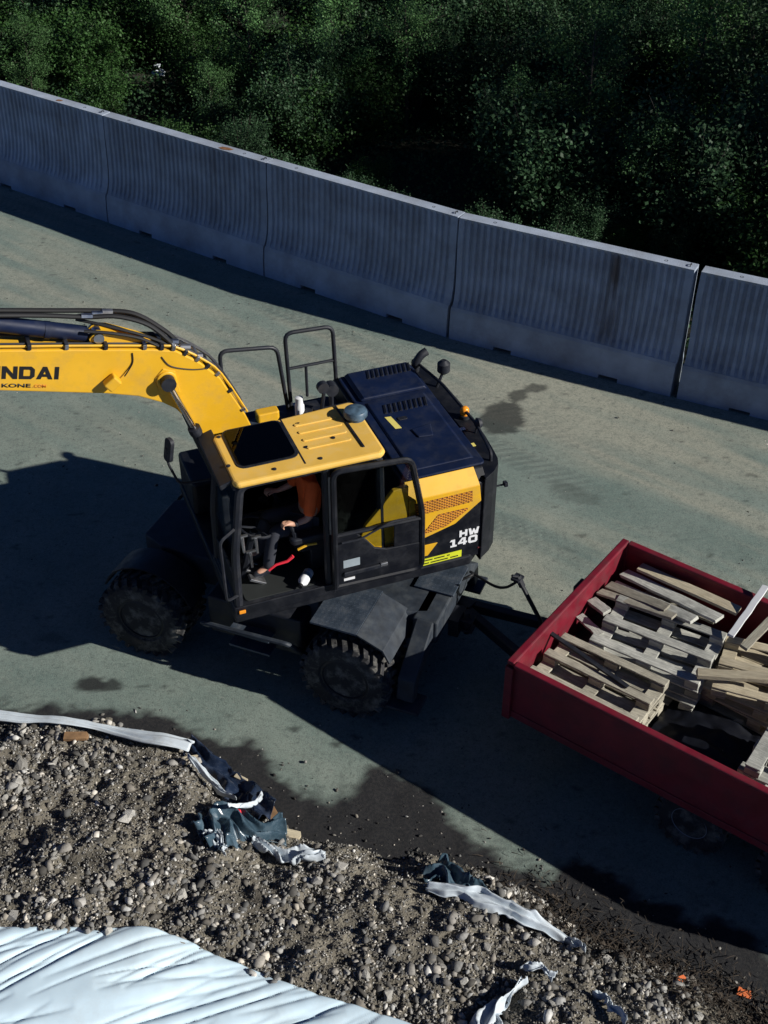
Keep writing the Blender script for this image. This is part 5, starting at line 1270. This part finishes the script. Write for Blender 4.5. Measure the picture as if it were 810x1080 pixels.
plank((.42, .98, 1.20), (1.28, .86, 1.32), .06, .03, WOOD, "thin plank just under the pale one by the far side board")
plank((.14, .97, 1.34), (1.36, .74, 1.50), .14, .035, WOODG, "long grey plank, second in from the far side board")
plank((.10, .80, 1.27), (1.15, .60, 1.47), .14, .035, WOODG, "grey plank, third in from the far side board")
plank((.09, .70, 1.32), (.84, .60, 1.46), .13, .04, WOOD, "short ochre plank, fourth in from the far side board")
plank((.07, .54, 1.33), (.95, .53, 1.46), .10, .03, WOOD, "worn plank running from the front board onto the middle pallet")
plank((.06, .40, 1.30), (.30, .30, 1.33), .12, .04, WOODG, "short plank stub between the front board and the middle pallet")
plank((.05, .16, 1.24), (.38, .02, 1.26), .10, .03, WOODG, "short plank stub at the near left corner of the middle pallet")
plank((.75, 1.07, 1.20), (.80, .78, 1.42), .06, .03, WOOD, "splintered lath crossing the two far planks")
plank((1.50, -.06, 1.44), (2.35, .40, 1.49), .11, .05, WOODN, "stout plank lying across the near edge of the right-hand far stack")
plank((1.55, .60, 1.47), (1.60, 1.28, 1.70), .07, .022, WHITEP, "white painted board leaning out over the far side board")
plank((1.72, .55, 1.44), (1.80, 1.08, 1.50), .09, .03, WOOD, "plank lying behind the white painted board")
plank((.02, -.42, 1.42), (1.02, -.60, 1.385), .05, .025, BLACK, "dark narrow batten lying on the front near stack")
plank((.55, -1.02, 1.28), (.86, -1.06, 1.25), .05, .03, WOOD, "short loose lath between the near side board and the front stack")
plank((.25, -.98, 1.28), (.45, -1.0, 1.25), .05, .03, WOOD, "tiny loose lath beside the near side board at the front corner")
plank((2.0, -1.08, 1.30), (2.55, -1.08, 1.24), .06, .02, WOODN, "pale lath lying along the near side board")
for i, (x, y) in enumerate(((1.62, -.20), (1.95, .02), (1.60, -.55), (1.95, -.48), (1.85, -.62))):
    plank((x, y, .99), (x + .09, y + random.uniform(-.03, .05), .99), .05, .012, WOODN, ["wood chip in the dark gap nearest the middle pallet", "wood chip in the dark gap nearest the right-hand far stack", "wood chip in the dark gap nearest the near side board", "wood chip in the middle of the dark gap", "wood chip in the dark gap near the right-hand near stack"][i])['category'] = "wood chip"

# ------------------------------------------------------------------ woodland behind the barriers
WS = [-26, -17.3, -13.5, -9.75, -6.07, -2.3, 5.3, 12, 30]      # far face of the barrier row in road coordinates
WT = [14.8, 14.85, 15.0, 15.15, 15.7, 16.4, 17.8, 19.2, 23.0]
def leaf_mesh(name, C, size, m, droop=.3, tone=None, r=rng):
    n = len(C)
    a = r.uniform(0, 2 * PI, n); tl = r.normal(0, .6, n); ro = r.normal(0, .7, n)
    d = np.stack([np.cos(a) * np.cos(tl), np.sin(a) * np.cos(tl), np.sin(tl) - droop], 1); d /= np.linalg.norm(d, axis=1, keepdims=True)
    s = np.cross(d, np.array([0, 0, 1.0])); s /= np.linalg.norm(s, axis=1, keepdims=True) + 1e-9
    u = np.cross(s, d); s = s * np.cos(ro)[:, None] + u * np.sin(ro)[:, None]
    L = (size * r.uniform(.7, 1.3, n))[:, None]
    V = np.stack([C, C + d * L * .45 + s * L * .34, C + d * L, C + d * L * .45 - s * L * .34], 1).reshape(-1, 3)
    F = np.arange(4 * n).reshape(-1, 4)
    t = np.repeat(r.uniform(.6, 1.5, n) if tone is None else tone, 4)
    return np_mesh(name, V, F, m, dict(tone=('FLOAT', t)))
def tree_proto(seed, h, crown_r, base_frac, nleaf, lsize, m, kind="birch"):
    r = np.random.default_rng(seed); rd = random.Random(seed)
    b = MB(); C = []
    lean = Vector((rd.uniform(-.05, .05), rd.uniform(-.05, .05), 0))
    tp = [Vector((0, 0, -.1)) + (Vector((0, 0, 1)) * h + lean * h) * (i / 10) + Vector((rd.uniform(-.02, .02), rd.uniform(-.02, .02), 0)) * h * .3 for i in range(11)]
    r0 = .011 * h + .01
    b.tube(tp, [r0 * (1 - i / 10.6) for i in range(11)], 7)
    nb = int(14 + h * 5)
    for k in range(nb):
        f = base_frac + (1 - base_frac) * (k + rd.random()) / nb
        i = min(9, int(f * 10)); p = tp[i].lerp(tp[i + 1], f * 10 - i)
        prof = (math.sin(PI * min(1, (f - base_frac) / (1 - base_frac) * .86 + .12)) ** .8) if kind == "birch" else (1.05 - f) / (1.05 - base_frac)
        ln = crown_r * prof * rd.uniform(.55, 1.2); a = rd.uniform(0, 2 * PI)
        up = rd.uniform(.25, .8) if kind == "birch" else rd.uniform(-.35, -.05)
        e = p + Vector((math.cos(a), math.sin(a), up)) * ln
        mid = p.lerp(e, .5) + Vector((rd.uniform(-.1, .1), rd.uniform(-.1, .1), .08)) * ln
        b.tube([p, mid, e], [r0 * .35 * (1 - f * .6), r0 * .2 * (1 - f * .5), .003], 4)
        m_ = max(6, int(nleaf * (ln + .15) / (nb * crown_r * .75)))
        t = r.uniform(.12, 1.08, m_) ** .75
        P0, P1, P2 = np.array(p), np.array(mid), np.array(e)
        q = ((1 - t) ** 2)[:, None] * P0 + (2 * t * (1 - t))[:, None] * P1 + (t ** 2)[:, None] * P2
        # twig clumps
        ncl = max(2, m_ // 22); cl = q[r.integers(0, m_, ncl)] + r.normal(0, .09 * crown_r + .03, (ncl, 3))
        q = cl[r.integers(0, ncl, m_)] * .75 + q * .25 + r.normal(0, .055 * crown_r + .045, (m_, 3))
        C.append(q)
    C = np.concatenate(C)
    return b.mesh("trunk", BARK), leaf_mesh("crown", C, lsize, m, r=r)
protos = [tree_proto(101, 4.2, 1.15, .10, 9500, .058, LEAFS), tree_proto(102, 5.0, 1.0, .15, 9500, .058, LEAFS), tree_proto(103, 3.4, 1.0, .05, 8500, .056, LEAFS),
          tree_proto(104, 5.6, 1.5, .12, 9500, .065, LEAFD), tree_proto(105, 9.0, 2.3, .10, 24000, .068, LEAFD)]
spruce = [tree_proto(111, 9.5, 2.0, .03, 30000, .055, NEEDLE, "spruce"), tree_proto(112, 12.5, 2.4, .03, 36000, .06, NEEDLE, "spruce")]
def tree(pr, x, y, s, rz, label, group, name="birch_sapling", cat="tree"):
    e = empty(name, (x, y, -.08), rz); e.scale = (s, s, s)
    tag(e, label, cat, group)
    link("trunk", pr[0], e); link("crown", pr[1], e)
    return e
FR = "young leafy trees in front of the dark wood"
front = [(-9.6, 28.8, 2, .85, "bushy green sapling at the upper left corner"), (-8.0, 28.0, 2, .62, "low bushy sapling behind the far left barrier"), (-7.4, 31.5, 1, .85, "upright sapling at the top left, just right of the corner bush"),
         (-4.7, 30.6, 0, .95, "leafy sapling above the white litter at the top left"), (-2.9, 27.6, 1, .78, "slim sapling rising above the second barrier joint"), (-3.6, 25.6, 2, .55, "low sapling right behind the rusty-topped barrier"),
         (-1.0, 26.4, 0, .72, "leafy sapling above the mid-row barrier, left of two"), (0.5, 26.6, 1, .80, "slim sapling above the mid-row barrier, right of two"), (2.5, 23.2, 2, .72, "low sapling close behind the barrier joint right of centre"),
         (3.9, 23.4, 0, .92, "tall leafy sapling standing right of centre behind the barrier"), (4.9, 21.2, 2, .70, "low leafy sapling near the barrier's dark water run"), (6.6, 26.0, 0, 1.05, "full leafy sapling in the upper right"),
         (8.4, 24.4, 1, .95, "slim sapling at the right picture edge"), (6.8, 21.0, 2, .60, "low sapling behind the right-hand barrier joint"), (2.2, 29.5, 1, 1.0, "slim sapling at the top centre")]
for i, (x, y, p, s, lb) in enumerate(front): tree(protos[p], x, y, s, i * 1.7, lb, FR)
rd = random.Random(5)
BK = "dark trees deep in the wood"
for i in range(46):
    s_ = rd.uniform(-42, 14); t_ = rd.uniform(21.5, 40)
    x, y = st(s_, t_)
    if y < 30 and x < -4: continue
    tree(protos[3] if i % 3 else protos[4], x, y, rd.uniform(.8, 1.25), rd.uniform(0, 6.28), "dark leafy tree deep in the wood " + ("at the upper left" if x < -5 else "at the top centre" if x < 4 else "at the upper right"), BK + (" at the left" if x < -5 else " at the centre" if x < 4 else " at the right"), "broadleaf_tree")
for i in range(16):
    s_ = -30 + i * 2.6 + rd.uniform(-.8, .8); t_ = rd.uniform(30, 44); x, y = st(s_, t_)
    tree(spruce[i % 2], x, y, rd.uniform(.9, 1.3), rd.uniform(0, 6.28), "dark spruce standing deep in the wood", "spruces deep in the wood", "spruce_tree")
# unseen wood beyond the right picture edge, added to shade the wood in view
for i in range(39):
    s_ = -1.0 + (i % 13) * 2.1 + rd.uniform(-.8, .8); row = i // 13
    h_ = (5.2, 8.0, 11.5)[row] * rd.uniform(.88, 1.08)
    t_ = float(np.interp(s_, WS, WT)) + .62 * h_ + .4 + rd.uniform(0, 1.2); x, y = st(s_, t_)
    if x < y * .33 + .6: continue
    pr, hp = ((spruce[0], 9.5), (spruce[1], 12.5), (protos[4], 9.0))[rd.choice((0, 0, 1, 1, 2))]
    tree(pr, x, y, h_ / hp, rd.uniform(0, 6.28), "tall dark unseen shade tree beyond the right picture edge", "unseen shade trees beyond the right picture edge", "shade_tree")

# shrubs
def shrub_proto(seed, h, rad, nleaf, m):
    r = np.random.default_rng(seed); rd = random.Random(seed); b = MB(); C = []
    ns = 16
    for k in range(ns):
        a = rd.uniform(0, 2 * PI); e = Vector((math.cos(a) * rad * rd.uniform(.2, 1), math.sin(a) * rad * rd.uniform(.2, 1), h * rd.uniform(.45, 1)))
        mid = e * .5 + Vector((0, 0, .15 * h)); b.tube([Vector((0, 0, -.05)), mid, e], [.018, .011, .003], 4)
        m_ = nleaf // ns; t = r.uniform(.1, 1.1, m_) ** .7
        q = (2 * t * (1 - t))[:, None] * np.array(mid) + (t ** 2)[:, None] * np.array(e)
        ncl = 14; cl = q[r.integers(0, m_, ncl)] + r.normal(0, .16 * rad, (ncl, 3))
        C.append(cl[r.integers(0, ncl, m_)] * .7 + q * .3 + r.normal(0, .10 * rad, (m_, 3)))
    C = np.concatenate(C); C[:, 2] = np.abs(C[:, 2])
    return b.mesh("stems", BARK), leaf_mesh("foliage", C, .062, m, r=r)
shr = [shrub_proto(301, 1.7, 1.1, 8500, LEAFD), shrub_proto(302, 1.3, 1.2, 8500, LEAF), shrub_proto(303, 2.3, 1.1, 9500, LEAFD)]
rs = random.Random(9); ns_ = 0
for i in range(420):
    s_ = rs.uniform(-34, 4); t_ = rs.uniform(16.9, 34); x, y = st(s_, t_)
    wt = float(np.interp(s_, WS, WT))
    if t_ < wt + 1.25 or abs(x) > y * .36 + 1.2 or y > 37 or math.hypot(x + 5.4, y - 29.3) < 1.0: continue
    near = t_ - wt < 4
    reg = "at the left of the picture" if x < -5 else "left of the centre" if x < -1 else "right of the centre" if x < 4 else "at the right of the picture"
    e = empty("shrub", (x, y, -.08), rs.uniform(0, 6.28)); k_ = (rs.uniform(.6, .95) if x < -2 else rs.uniform(.4, .6)) if near else rs.uniform(.8, 1.35); e.scale = (k_, k_, k_)
    pr = shr[rs.choice((1, 1, 0)) if x < -3 else rs.choice((0, 2, 2, 1))]
    tag(e, ("low leafy shrub close behind the barriers " if near else "dark leafy shrub deeper in the wood ") + reg, "shrub", ("shrubs close behind the barriers " if near else "shrubs deeper in the wood ") + reg)
    link("stems", pr[0], e); link("foliage", pr[1], e); ns_ += 1
    if ns_ > 150: break

# undergrowth carpet
n = 190000
s_ = rng.uniform(-40, 8, n); t_ = rng.uniform(15.9, 36, n); X, Y = st(s_, t_)
wall_t = np.interp(s_, WS, WT)
hh = np.clip(fbm(X, Y, .55, 4, 201) - .22, 0, 1) * 1.7 * (0.6 + .6 * (X < -2))
keep = (t_ > wall_t + .25) & (hh > .03) & (np.hypot(X + 5.4, Y - 29.7) > .7); X, Y, hh = X[keep], Y[keep], hh[keep]
Zu = hh * rng.uniform(0, 1, len(X)) ** .6 - .06
C = np.stack([X, Y, Zu], 1)
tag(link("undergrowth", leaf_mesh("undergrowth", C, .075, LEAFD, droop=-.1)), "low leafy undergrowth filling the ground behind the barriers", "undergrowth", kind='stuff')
# litter behind the wall
def crumpled(name, x, y, s, label):
    bm = bmesh.new(); bmesh.ops.create_icosphere(bm, subdivisions=2, radius=s)
    for v in bm.verts: v.co *= random.uniform(.6, 1.25); v.co.z *= .5
    me = bpy.data.meshes.new(name); bm.to_mesh(me); bm.free(); me.materials.append(PLAST); o = link(name, me); o.location = (x, y, s * .5 + .25); tag(o, label, "litter")
crumpled("plastic_bag", -5.30, 29.3, .17, "crumpled white plastic bag in the undergrowth at the upper left")
crumpled("plastic_bag", -5.45, 29.95, .09, "small white plastic bag just above the larger one in the undergrowth")
crumpled("plastic_bag", -6.55, 28.0, .10, "small white plastic bag close behind the far left barrier top")
